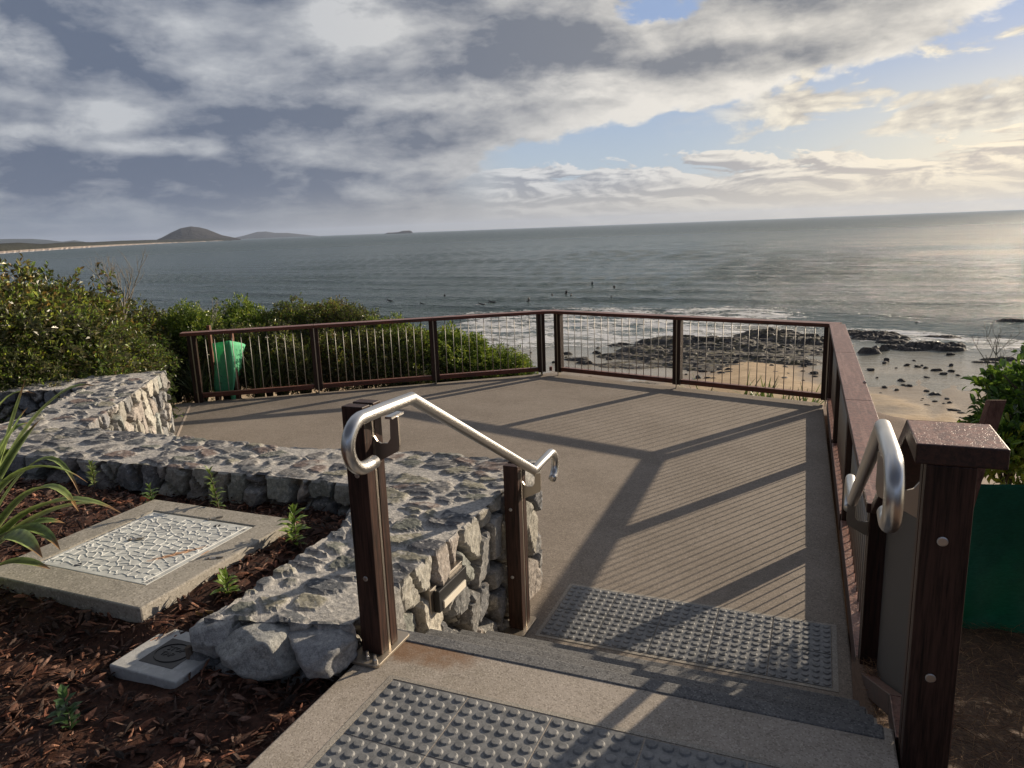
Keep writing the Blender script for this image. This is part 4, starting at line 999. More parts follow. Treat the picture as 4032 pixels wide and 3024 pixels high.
# ------------------------------------------------------------------ green bag on stakes (left) and shade cloth (right)
def stake(parent, a, b, w=.045, nm='stake'):
    return MB().beam(a, b, w, w, side=(1, .3, 0)).build(nm, M['stake'], parent, bevel=.002)
tg = thing('tree_guard', 'bright green plastic tree guard held by timber stakes behind the left railing', 'tree guard', gp(490, 862, -.12))
ds = 11.35
pA = [at(458, 742, ds), at(497, 735, ds-.25), at(529, 745, ds+.05)]; pB = [at(466, 850, ds), at(503, 852, ds-.22), at(519, 806, ds+.05)]
K = 10; vs = []; fs = []
def lerp(a, b, t): return np.array(a)*(1-t)+np.array(b)*t
for j in range(K+1):
    t = j/K; row = []
    for i in range(2*K+1):
        s = i/(2*K); A_ = lerp(pA[0], pA[1], s*2) if s < .5 else lerp(pA[1], pA[2], s*2-1); B_ = lerp(pB[0], pB[1], s*2) if s < .5 else lerp(pB[1], pB[2], s*2-1)
        p = lerp(A_, B_, t); dd = abs(sin(s*2*pi)); p = p+np.array([.4, .9, 0])*(.05*dd*sin(t*pi*.9+.3)+.018*sin(9*s+5*t)); vs.append(p)
    W_ = 2*K+1
for j in range(K):
    for i in range(2*K): fs.append((j*W_+i, j*W_+i+1, (j+1)*W_+i+1, (j+1)*W_+i))
o = MB().add(vs, fs).build('sleeve', M['greenbag'], tg, True); so = o.modifiers.new('solid', 'SOLIDIFY'); so.thickness = .003
for (px, py0, py1, dd) in ((450, 703, 868, ds+.05), (499, 715, 868, ds-.15)):
    a = at(px, py0, dd); b = a.copy(); b[2] = -.35; stake(tg, a, b)
a = pB[1]; MB().tube([a, a+np.array([.01, 0, -.25])], [.035, .028], 6).build('tie', M['greenbag'], tg)

sh = thing('shade_cloth_fence', 'green shade cloth stretched on a leaning timber stake over dry grass', 'fence', at(2100, 1340, 4.6))
T0 = [at(2060, 1042, 4.45), at(2130, 1046, 4.6), at(2230, 1047, 4.8), at(2420, 1075, 5.2)]; B0 = [at(2040, 1392, 4.4), at(2120, 1378, 4.55), at(2225, 1388, 4.75), at(2420, 1420, 5.15)]
vs = []; fs = []; nI, nJ = 48, 26
for j in range(nJ+1):
    t = j/nJ
    for i in range(nI+1):
        s = i/nI*3; k = min(2, int(s)); f = s-k; p = lerp(lerp(T0[k], T0[k+1], f), lerp(B0[k], B0[k+1], f), t)
        fold = .016*sin(14*t+2.2*s)*t+.030*sin(5.5*s+1.)*t*t+.045*math.exp(-((t-.86)/.06)**2)*(.6+.4*sin(3*s))+.02*sin(7*t)*sin(2*s)
        vs.append(p+np.array([.2, 1., 0])*fold)
for j in range(nJ):
    for i in range(nI): fs.append((j*(nI+1)+i, j*(nI+1)+i+1, (j+1)*(nI+1)+i+1, (j+1)*(nI+1)+i))
o = MB().add(vs, fs).build('cloth', M['shade'], sh, True); so = o.modifiers.new('solid', 'SOLIDIFY'); so.thickness = .003
a, b = at(2152, 864, 4.62), at(2085, 1085, 4.42); d = (b-a); MB().beam(a, b+d*1.2, .085, .045, side=tuple(CR)).build('stake', M['stake'], sh, bevel=.003)
a = onY(2043, 1560, -1.0); a = gp(2040, 1600, .40)
pg = MB().box((a[0]-.018, a[1]-.02, .30), (a[0]+.018, a[1]+.015, .56)).build('timber_peg', M['stake'], None, bevel=.002); tag(pg, 'short pale timber peg at the foot of the big right-hand post', 'peg')

# ------------------------------------------------------------------ ground
def dist_poly(x, y, poly):
    P = np.array(poly); best = np.full(len(x), 1e9)
    for i in range(len(P)):
        a, b = P[i], P[(i+1) % len(P)]; ab = b-a; t = np.clip(((x-a[0])*ab[0]+(y-a[1])*ab[1])/(ab@ab), 0, 1); best = np.minimum(best, np.hypot(x-a[0]-t*ab[0], y-a[1]-t*ab[1]))
    ins = np.zeros(len(x), bool)
    for i in range(len(P)):
        a, b = P[i], P[(i+1) % len(P)]; c = ((a[1] > y) != (b[1] > y)) & (x < (b[0]-a[0])*(y-a[1])/(b[1]-a[1]+1e-12)+a[0]); ins ^= c
    return np.where(ins, -best, best)
plat = [(1.6, -6.5), (1.6, 5.9), (-2.4, 7.1), (-6.7, 4.0), (-8.5, 2.4), (-16, -2), (-16, -8), (1.6, -8)]
def hillz(x, y):
    s = dist_poly(x, y, plat); s = np.maximum(s, 0)
    z = -.16-.42*np.maximum(s-1.0, 0)-.10*np.minimum(s, 1.)
    z = np.where(x < -6, np.maximum(z, -.2-.22*s), z)
    rise = sstep(-y, -1.6, 1.6)*sstep(x, 1.0, 1.5)                # the bank climbs beside the steps
    z = z+rise*.62*sstep(-s, -3.5, -.2)+.07*sstep(x, 1.6, 1.9)*sstep(-x, -4, -3)*sstep(y, -.2, .8)*sstep(-y, -2.5, -1.5)
    z = z+.05*fbm(np.stack([x*1.2, y*1.2, x*0], 1), 3, 7)
    inner = dist_poly(x, y, plat) < -.05
    return np.maximum(np.where(inner, -.6, z), -13.5)
def hillcol(Vv):
    n = fbm(Vv*1.5, 3, 9)[:, None]; return np.clip(np.array([.11, .066, .042])*(1+.5*n), .01, 1).tolist()
M['hill'] = mulchmat('bank_soil', 0, 0, 0)
xs = np.concatenate([np.arange(-60, -10, 1.), np.arange(-10, 1.3, .35), np.arange(1.3, 4.5, .06), np.arange(4.5, 12, .35), np.arange(12, 60, 1.5)]); ys = np.concatenate([np.arange(-30, -4, 1.), np.arange(-4, 3, .08), np.arange(3, 9, .25), np.arange(9, 48, .7)])
struct(grid_mesh('hillside', xs, ys, hillz, M['hill'], True, hillcol))
# dry straw over the bank beside the steps
N = 34000; ps = np.stack([1.62+2.0*rng.rand(N)**1.2, -2.2+3.6*rng.rand(N)], 1)
pstraw = [(.24, .125, .07), (.31, .18, .09), (.18, .09, .05), (.38, .23, .11), (.12, .065, .04)]
scatter_bits('dry_grass', ps, hillz, .03, .11, .018, pstraw, .7, 1.1, 'brown dry matted grass covering the bank right of the steps', 'dry grass', 'mulch', 3, .03)

# ------------------------------------------------------------------ beach, sea, rocks
SEA = -12.
SH = [(-90, 90), (-60, 92), (-48, 100), (-30, 88)]
shore_px = [(430, 700), (700, 745), (900, 795), (1215, 812), (1400, 826), (1500, 812), (1560, 788), (1620, 752), (1700, 775), (1765, 815), (1890, 846), (1965, 842), (2020, 874), (2078, 868), (2000, 832), (2060, 824), (2140, 830), (2300, 838), (2500, 850)]
sh_ad = []
for px, py in shore_px:
    g = gp(px, py-9, SEA); sh_ad.append((math.degrees(math.atan2(g[0]-CAM[0], g[1]-CAM[1])), math.hypot(g[0]-CAM[0], g[1]-CAM[1])))
sh_ad.sort(); _A = np.array([-180]+[a for a, _ in sh_ad]+[180]); _Dd = np.array([sh_ad[0][1]]+[d for _, d in sh_ad]+[sh_ad[-1][1]])
_fa = np.linspace(-180, 180, 3601); _fd = np.interp(_fa, _A, _Dd); _kk = np.exp(-np.linspace(-2.2, 2.2, 23)**2); _fd = np.convolve(np.pad(_fd, 11, mode='edge'), _kk/_kk.sum(), 'valid')
def shored(azd): return np.interp(azd, _fa, _fd)
def polar(name, az0, az1, na, rads, zf, mat_, colf=None, smooth=True):
    A_, R_ = np.meshgrid(np.radians(np.linspace(az0, az1, na)), rads, indexing='ij'); X = CAM[0]+np.sin(A_)*R_; Y = CAM[1]+np.cos(A_)*R_
    Z, C = zf(X.ravel(), Y.ravel(), np.degrees(A_.ravel()), R_.ravel()); Vv = np.stack([X.ravel(), Y.ravel(), Z], 1); m = len(rads)
    ii = (np.arange(na-1)[:, None]*m+np.arange(m-1)[None, :]).ravel(); F = np.stack([ii, ii+m, ii+m+1, ii+1], 1)
    me = bpy.data.meshes.new(name); me.from_pydata(Vv.tolist(), [], F.tolist()); me.update()
    return finish(me, name, mat_, None, smooth, 0., C)
def beachf(X, Y, A_, R_):
    d = shored(A_)-R_; P = np.stack([X*.25, Y*.25, X*0], 1)
    z = SEA+np.clip(d*.016, -.6, .9)+.11*fbm(P*.8, 4, 3)+.018*fbm(P*np.array([5, 9, 1]), 3, 4)
    return z, None
def sandmat():
    m, nt, b = mat('beach_sand', rough=.7, spec=.4); p = posn(nt); x, y, z = sep(nt, p)
    n = noise(nt, p, .35, 5, .6); n2 = noise(nt, vscale(nt, p, (1.2, 3.0, 1)), 1.2, 5, .65, .6)
    wet = (z+noise(nt, p, .5, 3, .5)*.12).ramp(SEA+.10, SEA+.26)
    c = mixc(nt, (n*.5+n2*.5).ramp(.38, .62), (.36, .255, .145), (.54, .40, .245)); c = mixc(nt, wet, (.30, .235, .16), c)
    rip = n2.ramp(.30, .42); c = mixc(nt, (1-rip)*.45, c, (.21, .16, .11))
    setc(nt, b, c); rr = wet.ramp(0, 1, .36, .8); nt.links.new(rr.s, b.inputs['Roughness']); bump(nt, b, n2, .6, .12); return m
M['sand'] = sandmat()
struct(polar('beach', -75, 60, 260, np.linspace(30, 118, 260), beachf, M['sand']))

def foam_amount(X, Y, A_, R_):
    """where breaking water lies, by bearing and distance from the shore line"""
    ds_ = R_-shored(A_); w = 3.5*fbm(np.stack([X*.05, Y*.05, X*0], 1), 3, 5)
    f = 0*X
    f = f+1.15*sstep(A_, -31, -24)*sstep(-A_, -2.5, 4)*sstep(R_, 82, 92)*sstep(-R_, -138, -120)             # white water off the rock shelf
    f = f+.55*sstep(-A_, 24, 34)*sstep(R_+w*3, 118, 124)*sstep(-R_+w*3, -150, -136)
    f = f+1.25*np.exp(-((R_-(101.5-(A_-2)*.42)+w)/1.6)**2)*sstep(A_, 1, 4)                                  # line breaking on the right
    f = f+.45*np.exp(-((R_-(96-(A_-2)*.3)+w*1.5)/6)**2)*sstep(A_, 0, 3)
    f = f+.35*sstep(R_, 78, 90)*sstep(-R_, -125, -105)*sstep(A_, -3, 3)
    return np.clip(f, 0, 1.3)
def seaf(X, Y, A_, R_):
    ax = np.radians(8.); u = X*np.sin(ax*-1)+Y*np.cos(ax); v = X*np.cos(ax)+Y*np.sin(ax)
    wv = fbm(np.stack([X*.012, Y*.012, X*0], 1), 3, 15)*9; fade = sstep(-R_, -900, -300); grow = sstep(R_, 85, 130)
    ph = (u+wv+v*.25)*2*pi/19.; sw = np.maximum(np.sin(ph), -.2)**3
    h = .62*sw*grow*fade*(.45+.8*np.clip(fbm(np.stack([X*.02, Y*.03, X*0+4], 1), 2, 16)+.4, 0, 1))
    P = np.stack([X*.35, Y*.55, X*0], 1); h = h+(.10*fbm(P, 3, 17)*sstep(-R_, -500, -150)+.05*fbm(P*3, 2, 18)*sstep(-R_, -260, -120))*sstep(R_, 75, 105)
    fm = foam_amount(X, Y, A_, R_); h = h+.10*np.clip(fm, 0, 1)*np.abs(fbm(P*2, 2, 19))
    depth = sstep(R_-shored(A_)+6*fbm(np.stack([X*.08, Y*.12, X*0], 1), 3, 77), 2, 36)
    C = np.stack([np.clip(fm, 0, 1), depth, sstep(R_, 60, 1500)], 1)
    return SEA+h+.0, C.tolist()
def seamat():
    m, nt, b = mat('sea_water', rough=.12, spec=.5); p = posn(nt); c = vcolr(nt); fo, dp, fr = sep(nt, c); x, y, z = sep(nt, p)
    b.inputs['IOR'].default_value = 1.33
    swl = vscale(nt, p, (.10, .22, 0)); n0 = noise(nt, swl, .55, 5, .6)
    deep = mixc(nt, fr, (.075, .118, .115), (.062, .102, .110)); base = mixc(nt, dp, (.44, .385, .30), deep)  # shallows: sandy bed tone, lightened to carry the sky reflection
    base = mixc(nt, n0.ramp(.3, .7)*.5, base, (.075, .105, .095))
    fn = noise(nt, vscale(nt, p, (.50, 1.0, 0)), 1.3, 7, .68, .8); f2 = noise(nt, vscale(nt, p, (.12, .32, 0)), 1., 4, .6)
    thr = (1.0-fo)*.45+.43+(f2-.5)*1.0
    foam = (fn-thr).ramp(.0, .10)*fo.ramp(.02, .2)
    # stray streaks and whitecaps further out
    setc(nt, b, mixc(nt, foam*.92, base, (.74, .75, .76)))
    rr = foam*.6+.14+fr*.20; nt.links.new(rr.s, b.inputs['Roughness'])
    w1 = noise(nt, vscale(nt, p, (.35, .9, 0)), 1., 5, .65); w2 = noise(nt, vscale(nt, p, (2.2, 4.5, 0)), 1., 4, .6); w3 = noise(nt, vscale(nt, p, (.022, .06, 0)), 1., 4, .6); w4 = noise(nt, vscale(nt, p, (.12, .28, 0)), 1., 4, .62)
    rd = (x*x+y*y).pow(.5).ramp(78., 135.)
    h = w1*rd.ramp(0, 1, .10, 1.0)*1.5+w2*.12*rd.ramp(0, 1, .15, 1)+w3*3.2*rd+w4*2.3*rd+foam*.12
    bump(nt, b, h, 1.0, 1.0); return m
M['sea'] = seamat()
rad = np.concatenate([np.linspace(34, 62, 20, endpoint=False), np.linspace(62, 145, 190, endpoint=False), np.geomspace(145, 1000, 150, endpoint=False), np.geomspace(1000, 30000, 60)])
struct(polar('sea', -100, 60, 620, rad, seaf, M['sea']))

# rock shelf: terraced, built as one height field with broken steps
def sea_rocks(name, blobs, label, res, seed, pal, thing_=True, cell=.9, group=None):
    W_ = []
    for (px, py, rx, ry, h) in blobs: g = gp(px, py, SEA); W_.append((g[0], g[1], rx, ry, h))
    x0, x1 = min(w[0]-w[2]*1.6 for w in W_), max(w[0]+w[2]*1.6 for w in W_); y0, y1 = min(w[1]-w[3]*1.6 for w in W_), max(w[1]+w[3]*1.6 for w in W_)
    xs, ys = np.arange(x0, x1, res), np.arange(y0, y1, res); X, Y = np.meshgrid(xs, ys, indexing='ij'); X = X.ravel(); Y = Y.ravel()
    f = np.full(len(X), -9.); hh = np.zeros(len(X))
    for (cx, cy, rx, ry, h) in W_:
        r = np.sqrt(((X-cx)/rx)**2+((Y-cy)/ry)**2); q = 1-r; m = q > f; f = np.maximum(f, q); hh = np.maximum(hh, h*sstep(q, -.15, .55))
    n = fbm(np.stack([X*.25, Y*.25, X*0+seed], 1), 4, seed); f = f+n*.75
    P = np.stack([X/cell/2.7, Y/cell*.95, X*0+seed], 1); P = P+.35*np.stack([fbm(P*1.3, 2, seed+3), fbm(P*1.3, 2, seed+4), P[:, 0]*0], 1)
    F1, F2, ID, D = voro3(P, seed, .95); e = F2-F1; P2 = np.stack([X/cell*2.2, Y/cell*2.8, X*0], 1); H1, H2, HD, DD = voro3(P2, seed+9, .95)
    blk = .45+(cellr(ID, 1)-.5)*.42+.12*cellr(HD, 2)+((D[:, 0]*(cellr(ID, 3)-.5)+D[:, 1]*(cellr(ID, 4)-.5))*.30)
    n2 = fbm(np.stack([X*.10, Y*.28, X*0+seed], 1), 3, seed+21)+.35*(cellr(ID, 8)-.5); lvl = np.floor(np.clip(n2*.9+.5, 0, .99)*5)/4.
    z = np.where(f > 0, -.12+hh*(.22+.55*lvl+.28*blk)*sstep(f, .0, .30)*(.45+.55*sstep(e, .0, .07))*(.86+.14*sstep(H2-H1, 0, .12))+.05*fbm(np.stack([X*2, Y*2, X*0], 1), 3, 5), -.5)
    pal = np.array(pal); c = pal[(cellr(HD, 5)*len(pal)*.999).astype(int)]*(.7+.6*cellr(ID, 6))[:, None]
    Vv = np.stack([X, Y, SEA+z], 1); m = len(ys); ii = (np.arange(len(xs)-1)[:, None]*m+np.arange(m-1)[None, :]).ravel(); F = np.stack([ii, ii+m, ii+m+1, ii+1], 1)
    keep = (z[F].max(1) > -.45); F = F[keep]; used = np.unique(F); mp = -np.ones(len(Vv), int); mp[used] = np.arange(len(used)); Vv = Vv[used]; c = c[used]; F = mp[F]
    me = bpy.data.meshes.new(name); me.from_pydata(Vv.tolist(), [], F.tolist()); me.update()
    return tag(finish(me, name, M['rock'], None, False, 0., c.tolist()), label, 'rock', group)
RP = [(.055, .050, .048), (.075, .068, .062), (.040, .038, .038), (.10, .088, .074), (.060, .055, .050)]
RPM = RP+[(.11, .10, .05), (.14, .12, .08), (.12, .11, .10)]
sea_rocks('rock_shelf', [(1380, 770, 6, 3.2, .55), (1440, 762, 8, 4.5, .7), (1520, 762, 9, 6, .75), (1600, 758, 9, 6.5, .8), (1680, 752, 8, 6.5, 1.0), (1725, 738, 6., 4, 1.7), (1775, 745, 4, 3, .9), (1580, 742, 13, 3., 1.0), (1470, 742, 7, 1.6, .8), (1345, 790, 5, 2.0, .3), (1620, 785, 7, 2.5, .45), (1520, 795, 6, 2, .3), (1690, 728, 6, 3, 1.5), (1560, 784, 10, 4.2, .6), (1480, 784, 8, 3.6, .5), (1650, 780, 8, 4., .7), (1600, 802, 8, 2., .35), (1400, 785, 6, 2.5, .35)],
          'wide dark rock shelf of broken ledges beyond the front railing', .26, 3, RPM)
sea_rocks('rock_outcrop', [(1850, 718, 3.2, 1.5, .8), (1880, 724, 4.6, 2.0, .9), (1905, 733, 4.2, 2.2, .8), (1925, 740, 2.6, 1.5, .7)], 'dark ledge of rocks in the water just right of the railing corner', .22, 5, RP, cell=.7)
sea_rocks('rock_outcrop', [(1995, 752, 2.6, 1.4, .9), (2020, 752, 3.2, 1.6, .95), (2050, 757, 2.2, 1.2, .7), (2066, 752, 1.2, 1.0, 1.2), (1965, 757, 2.0, .6, .5)], 'dark rock outcrop in the shallows, widest one right of the railing', .2, 6, RP, cell=.6)
sea_rocks('rock_outcrop', [(1900, 757, 1.6, .8, .8), (1925, 752, 2.0, 1.0, .8), (1880, 763, 1.4, .8, .8)], 'small rough outcrop in the shallows left of the widest one', .2, 7, RP, cell=.6)
sea_rocks('rock_outcrop', [(2010, 722, 1.5, .7, .5), (2035, 728, 2.6, .9, .8), (2060, 731, 1.6, .6, .5)], 'low dark rocks at the breaking wave line on the right', .2, 8, RP, cell=.6)
sea_rocks('rock_outcrop', [(2190, 694, 2.6, 1.0, .6)], 'flat dark rock in the sea near the right edge', .2, 9, RP, cell=.6)
sea_rocks('rock_outcrop', [(2150, 778, 1.6, .6, .4), (2175, 778, 1.2, .6, .5), (2195, 790, 1.8, .7, .4), (2130, 783, 1.6, .5, .3)], 'wet flat rocks above the green shrub at the right edge', .2, 10, RP, cell=.6)
sea_rocks('rock_outcrop', [(1248, 777, 2.0, 1.0, .8), (1268, 785, 1.4, .8, .7), (1225, 765, .9, .5, .5)], 'dark rock cluster in the foam just right of the middle railing corner', .2, 11, RP, cell=.6)
sea_rocks('rock_outcrop', [(1330, 748, 1.6, .5, .5), (1350, 745, 1.3, .5, .5), (1400, 746, 2.4, .6, .6)], 'thin line of rocks in the foam left of the shelf', .2, 12, RP, cell=.6)
sea_rocks('rock_outcrop', [(1060, 756, 1.2, .6, .6), (1062, 775, .9, .4, .4), (1068, 800, 1.5, .6, .4)], 'dark rocks in the foam seen through the left railing', .2, 13, RP, cell=.6)
sea_rocks('rock_outcrop', [(1300, 818, 3.0, 1.0, .25), (1380, 828, 4., 1.0, .3), (1430, 830, 3, .9, .25), (1250, 812, 2., .6, .2)], 'low mossy rocks on the sand close under the front railing', .2, 14, RPM, cell=.5)

rocks = [rock_mesh('boulder', (1, .8, .62), 100+i, 3, 1, .5) for i in range(6)]
for me in rocks:
    me.materials.append(M['rock']); a = me.color_attributes.new("Col", 'FLOAT_COLOR', 'POINT'); a.data.foreach_set('color', np.tile([.034, .033, .034, 1.], len(me.vertices)))
big = [(1915, 779, .62), (2052, 766, .7), (1940, 737, .9), (1980, 697, .4), (1881, 799, .75), (2024, 800, .6), (2055, 802, .45), (2002, 815, .4), (1947, 822, .6), (1953, 832, .4), (1911, 837, .55), (1937, 843, .45), (1965, 834, .4), (2003, 845, .45), (2015, 851, .6), (2026, 852, .4), (2046, 862, .5), (2020, 867, .35), (1999, 876, .4), (2040, 873, .35), (2052, 871, .4), (1990, 866, .3), (1993, 862, .25), (2060, 888, .6), (2048, 886, .3), (2077, 893, .55), (2083, 907, .5), (2075, 905, .4), (1868, 848, .3), (1902, 850, .3), (1959, 789, .5), (1983, 792, .5), (2000, 795, .4), (1992, 790, .35), (1936, 795, .25), (1912, 784, .6),
       (2070, 811, .3), (2145, 885, .5), (2155, 886, .5), (2160, 893, .4), (1895, 816, .3), (1975, 779, .3), (2055, 790, .5), (2038, 808, .5), (2030, 797, .3)]
lbl = 'dark wet boulder scattered on the shallow sand flat below the right railing'
rr2 = random.Random(17); gi = 0
def boulder(px, py, s, label, group):
    global gi
    g = gp(px, py, SEA+.05*s); o = bpy.data.objects.new('boulder', rocks[gi % 6]); COL.objects.link(o); gi += 1
    o.location = (g[0], g[1], SEA+.12*s); o.scale = (s*rr2.uniform(.5, .85), s*rr2.uniform(.4, .6), s*rr2.uniform(.3, .55)); o.rotation_euler = (0, 0, rr2.random()*6.3); tag(o, label, 'boulder', group)
for px, py, s in big: boulder(px, py, s*.95, lbl, 'boulders on the sand flat below the right railing')
for i in range(60):
    px, py = rr2.uniform(1480, 1770), rr2.uniform(778, 826)
    boulder(px, py, rr2.uniform(.25, .8), 'dark loose boulder lying between the rock shelf and the sand behind the front railing', 'loose boulders in front of the rock shelf')
for i in range(16):
    px, py = rr2.uniform(1080, 1340), rr2.uniform(740, 800)
    boulder(px, py, rr2.uniform(.25, .6), 'dark boulder washed by foam left of the rock shelf', 'boulders in the foam')

# ------------------------------------------------------------------ surfers
def skin_person(name, joints, edges, radii):
    me = bpy.data.meshes.new(name); me.from_pydata(joints, edges, []); o = bpy.data.objects.new(name, me); COL.objects.link(o)
    o.modifiers.new('skin', 'SKIN'); sk = me.skin_vertices[0].data
    for i, r in enumerate(radii): sk[i].radius = (r, r)
    sk[0].use_root = True
    s = o.modifiers.new('sub', 'SUBSURF'); s.levels = 1; s.render_levels = 1
    bpy.context.view_layer.update(); m2 = bpy.data.meshes.new_from_object(o.evaluated_get(bpy.context.evaluated_depsgraph_get())); bpy.data.objects.remove(o)
    m2.materials.clear(); m2.materials.append(M['suit']); m2.polygons.foreach_set('use_smooth', [True]*len(m2.polygons)); return m2
# sitting astride: pelvis, chest, neck, head; arms resting forward, shins in the water
SJ = [(0, 0, .12), (0, .03, .35), (0, .05, .58), (0, .06, .68), (0, .08, .78), (0, .09, .88), (.17, .05, .55), (.24, .16, .34), (.14, .34, .22), (-.17, .05, .55), (-.24, .16, .34), (-.14, .34, .22), (.18, .30, .10), (.26, .36, -.28), (-.18, .30, .10), (-.26, .36, -.28)]
SE = [(0, 1), (1, 2), (2, 3), (3, 4), (4, 5), (2, 6), (6, 7), (7, 8), (2, 9), (9, 10), (10, 11), (0, 12), (12, 13), (0, 14), (14, 15)]
SR = [.14, .12, .13, .055, .095, .06, .06, .045, .035, .06, .045, .035, .085, .055, .085, .055]
sit = skin_person('person', SJ, SE, SR)
PJ = [(0, -.2, .14), (0, .05, .17), (0, .32, .26), (0, .42, .34), (0, .50, .42), (0, .56, .50), (.18, .33, .24), (.32, .45, .08), (.30, .65, -.05), (-.18, .33, .24), (-.32, .45, .08), (-.30, .65, -.05), (.09, -.62, .12), (.10, -1.02, .16), (-.09, -.62, .12), (-.10, -1.02, .13)]
lie = skin_person('person', PJ, SE, SR)
bm = MB(); nS = 26; prof = []
for k in range(nS+1):
    t = k/nS; y = -1.25+2.5*t; w = .28*max(0, (1-abs(2*t-1.02)**2.6))**.6+.004; z = .05+.12*max(0, t-.7)**2*4
    prof.append((y, w, z))
for y, w, z in prof: bm.v += [(-w, y, z), (0, y, z+.03), (w, y, z), (0, y, z-.035)]; bm.c += [(1, 1, 1)]*4
bm.f += [(4*k+j, 4*k+(j+1) % 4, 4*k+4+(j+1) % 4, 4*k+4+j) for k in range(nS) for j in range(4)]
bd = bpy.data.meshes.new('surfboard'); bd.from_pydata(bm.v, [], bm.f); bd.materials.append(M['board']); bd.update()
surf = [(245, 328, 0, 1.3), (500, 305, 0, -1.4), (647, 303, 1, .2), (485, 352, 0, 1.2), (585, 367, 0, 1.5), (910, 353, 0, 1.4), (985, 337, 0, 1.5), (1258, 330, 1, 1.), (1425, 298, 1, -.6), (1530, 275, 1, .5), (1568, 300, 1, 1.4), (1718, 210, 1, .4), (1877, 237, 1, .1), (1855, 318, 1, -1.)]
M['board2'], _nt, _b = mat('dark_surfboard', (.05, .05, .06), .35); bd2 = bd.copy(); bd2.materials[0] = M['board2']
on = ['leftmost', 'second', 'third', 'fourth', 'fifth', 'sixth', 'seventh', 'eighth', 'ninth', 'tenth', 'eleventh', 'twelfth', 'thirteenth', 'rightmost']
order = sorted(range(14), key=lambda i: surf[i][0]); rank = {i: k for k, i in enumerate(order)}
for i, (cx, cy, s_, rz) in enumerate(surf):
    g = gp((1400+cx/1.8433)/1.8228, (1000+(cy+9)/1.8433)/1.8228, SEA+.15); z = SEA-.02
    o = bpy.data.objects.new('person', sit if s_ else lie); COL.objects.link(o); o.location = (g[0], g[1], z); o.rotation_euler = (0, 0, rz); o.scale = (1.0,)*3
    tag(o, 'black wetsuit surfer %s on a board, %s of the group' % ('sitting upright' if s_ else 'lying prone', on[rank[i]]), 'person', 'surfers waiting in the water')
    b = bpy.data.objects.new('surfboard', bd if i in (5, 3) else bd2); COL.objects.link(b); b.location = (g[0], g[1], z-.04); b.rotation_euler = (0, 0, rz)
    tag(b, '%s surfboard under the %s surfer from the left' % ('white' if i in (5, 3) else 'dark', on[rank[i]]), 'surfboard', 'surfboards in the water')

# ------------------------------------------------------------------ far coast
def relief(name, prof, dist, depth, col, kind='structure', seed=1, rough=.25, top=None):
    """far land as a solid ridge: prof = (photo x, top y, base y) sighted at a distance"""
    A_ = []; Tz = []; 
    xs = np.linspace(prof[0][0], prof[-1][0], 160); ty = np.interp(xs, [p[0] for p in prof], [p[1] for p in prof])
    n = 14; Vv = []; 
    for i, (x, yy) in enumerate(zip(xs, ty)):
        dd = dist(x) if callable(dist) else dist; tp = at(x, yy, dd+depth*.5); hz = tp[2]-SEA
        d = ray(x, yy); u = np.array([d[0], d[1]])/math.hypot(d[0], d[1])
        for k in range(n+1):
            t = k/n; s = sin(pi*t)**.7; q = CAM[:2]+u*(dd+depth*t); nz = fbm(np.array([[q[0]/depth*7, q[1]/depth*7, seed]]), 3, seed)[0]
            Vv.append((q[0], q[1], SEA-1+max(0, hz+1)*s*(1+rough*nz*(1-s))))
    ii = (np.arange(159)[:, None]*(n+1)+np.arange(n)[None, :]).ravel(); F = np.stack([ii, ii+1, ii+n+2, ii+n+1], 1)
    me = bpy.data.meshes.new(name); me.from_pydata([tuple(map(float, v)) for v in Vv], [], F.tolist()); me.update()
    m_, nt, b = mat(name, rough=.95, spec=.1); p = posn(nt); nn = noise(nt, p, 12./depth, 6, .7); nn2 = noise(nt, p, 60./depth, 4, .7)
    setc(nt, b, mixc(nt, (nn*.5+nn2*.5).ramp(.35, .65), tuple(x*.65 for x in col), tuple(x*1.25 for x in col))); bump(nt, b, nn, 1., depth*.03)
    o = finish(me, name, m_, None, True); o['kind'] = kind; return o
relief('distant_hills', [(-30, 517, 0), (20, 516, 0), (70, 516, 0), (100, 518, 0), (135, 522, 0), (160, 519, 0), (175, 521, 0), (210, 527, 0)], 14000, 1500, (.04, .05, .04), seed=3)
relief('headland_hill', [(330, 521, 0), (350, 513, 0), (370, 502, 0), (390, 493, 0), (412, 489, 0), (430, 491, 0), (447, 495, 0), (462, 501, 0), (480, 508, 0), (500, 512, 0), (520, 516, 0)], 7000, 1400, (.050, .046, .040), seed=4)
relief('distant_hills', [(505, 514, 0), (530, 508, 0), (555, 501, 0), (575, 500, 0), (595, 503, 0), (620, 503, 0), (650, 506, 0), (690, 510, 0)], 16000, 2000, (.045, .045, .04), seed=5)
relief('coastal_plain', [(-120, 523, 0), (0, 526, 0), (40, 524, 0), (90, 527, 0), (150, 523, 0), (200, 523, 0), (260, 520, 0), (330, 518, 0), (420, 516, 0), (500, 514.5, 0)], lambda x: np.interp(x, [-120, 0, 100, 220, 340, 500], [1750, 2150, 2700, 3900, 5200, 6400]), 420, (.035, .036, .026), seed=6, rough=.1)
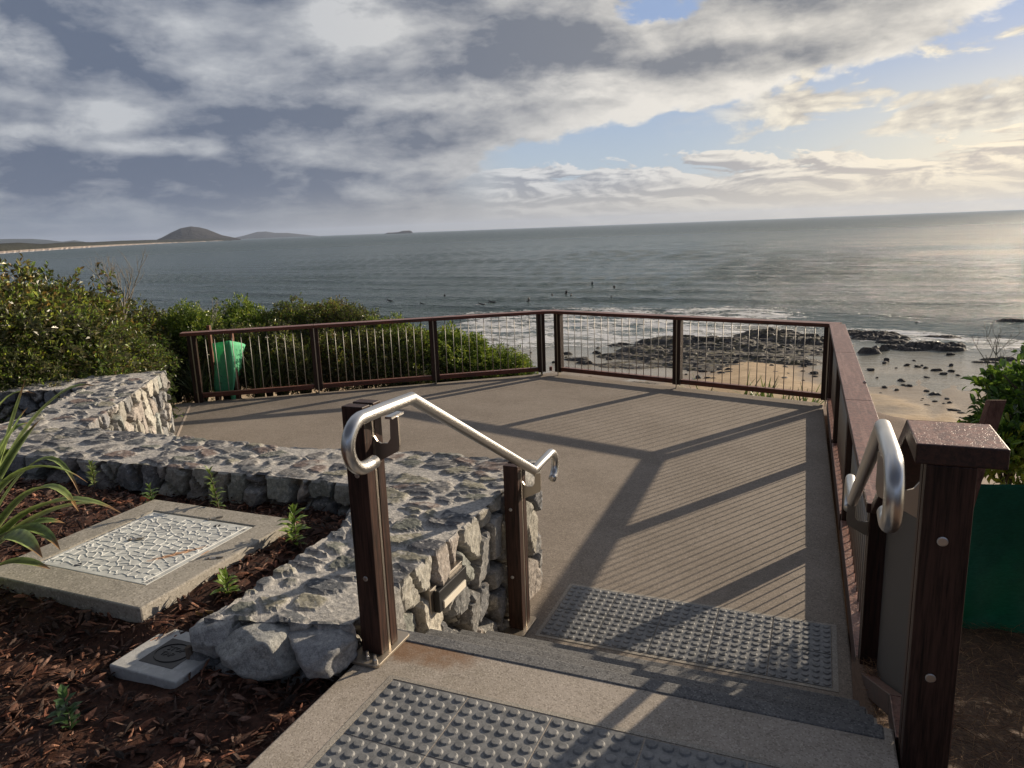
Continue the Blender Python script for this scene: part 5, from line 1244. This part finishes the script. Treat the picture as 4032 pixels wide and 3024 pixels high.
isl = relief('island', [(829, 506, 0), (838, 502.5, 0), (850, 502, 0), (862, 501, 0), (870, 498.5, 0), (884, 498, 0), (889, 499, 0), (893, 505, 0)], 9000, 300, (.045, .04, .036), seed=7, rough=.1)
# pale beach strip and the surf running along it
bs = MB(); sf = MB(); M['farsand'], _nt, _b = mat('far_beach_sand', (.42, .34, .27), .9); M['farfoam'], _nt, _b = mat('far_surf', (.75, .74, .74), .8)
bx = [-120, 0, 50, 100, 160, 220, 300, 380, 480]; outer = [1640, 2030, 2270, 2560, 3050, 3650, 4600, 5400, 6200]
P0, P1, P2 = [], [], []
for x, dd in zip(np.interp(np.linspace(0, 1, 90), np.linspace(0, 1, 9), bx), np.interp(np.linspace(0, 1, 90), np.linspace(0, 1, 9), outer)):
    u = ray(x, 500); u = np.array([u[0], u[1]])/math.hypot(u[0], u[1]); jt = 1+.012*sin(x*.5)+.008*sin(x*1.7)
    q = lambda s, z: (CAM[0]+u[0]*s, CAM[1]+u[1]*s, z)
    P0.append(q(dd*jt-45, SEA+.5)); P1.append(q(dd*jt, SEA+1.0)); P2.append(q(dd+260, SEA+7.))
for a, b_, mbb in ((P1, P2, bs), (P0, P1, sf)):
    mbb.add(a+b_, [(i, i+1, len(a)+i+1, len(a)+i) for i in range(len(a)-1)])
struct(bs.build('far_beach', M['farsand'])); struct(sf.build('far_surf', M['farfoam']))

# ------------------------------------------------------------------ sea air
hm = bpy.data.materials.new('sea_air'); hm.use_nodes = True; hm.node_tree.nodes.clear()
pv = hm.node_tree.nodes.new('ShaderNodeVolumePrincipled'); pv.inputs['Density'].default_value = 3.2e-5; pv.inputs['Color'].default_value = (.62, .74, .98, 1); pv.inputs['Anisotropy'].default_value = .2
ho = hm.node_tree.nodes.new('ShaderNodeOutputMaterial'); hm.node_tree.links.new(pv.outputs[0], ho.inputs['Volume'])
hz_ = MB().box((-31000, -31000, -15), (31000, 31000, 330)).build('haze', hm); hz_['kind'] = 'stuff'
sc.cycles.volume_bounces = 0
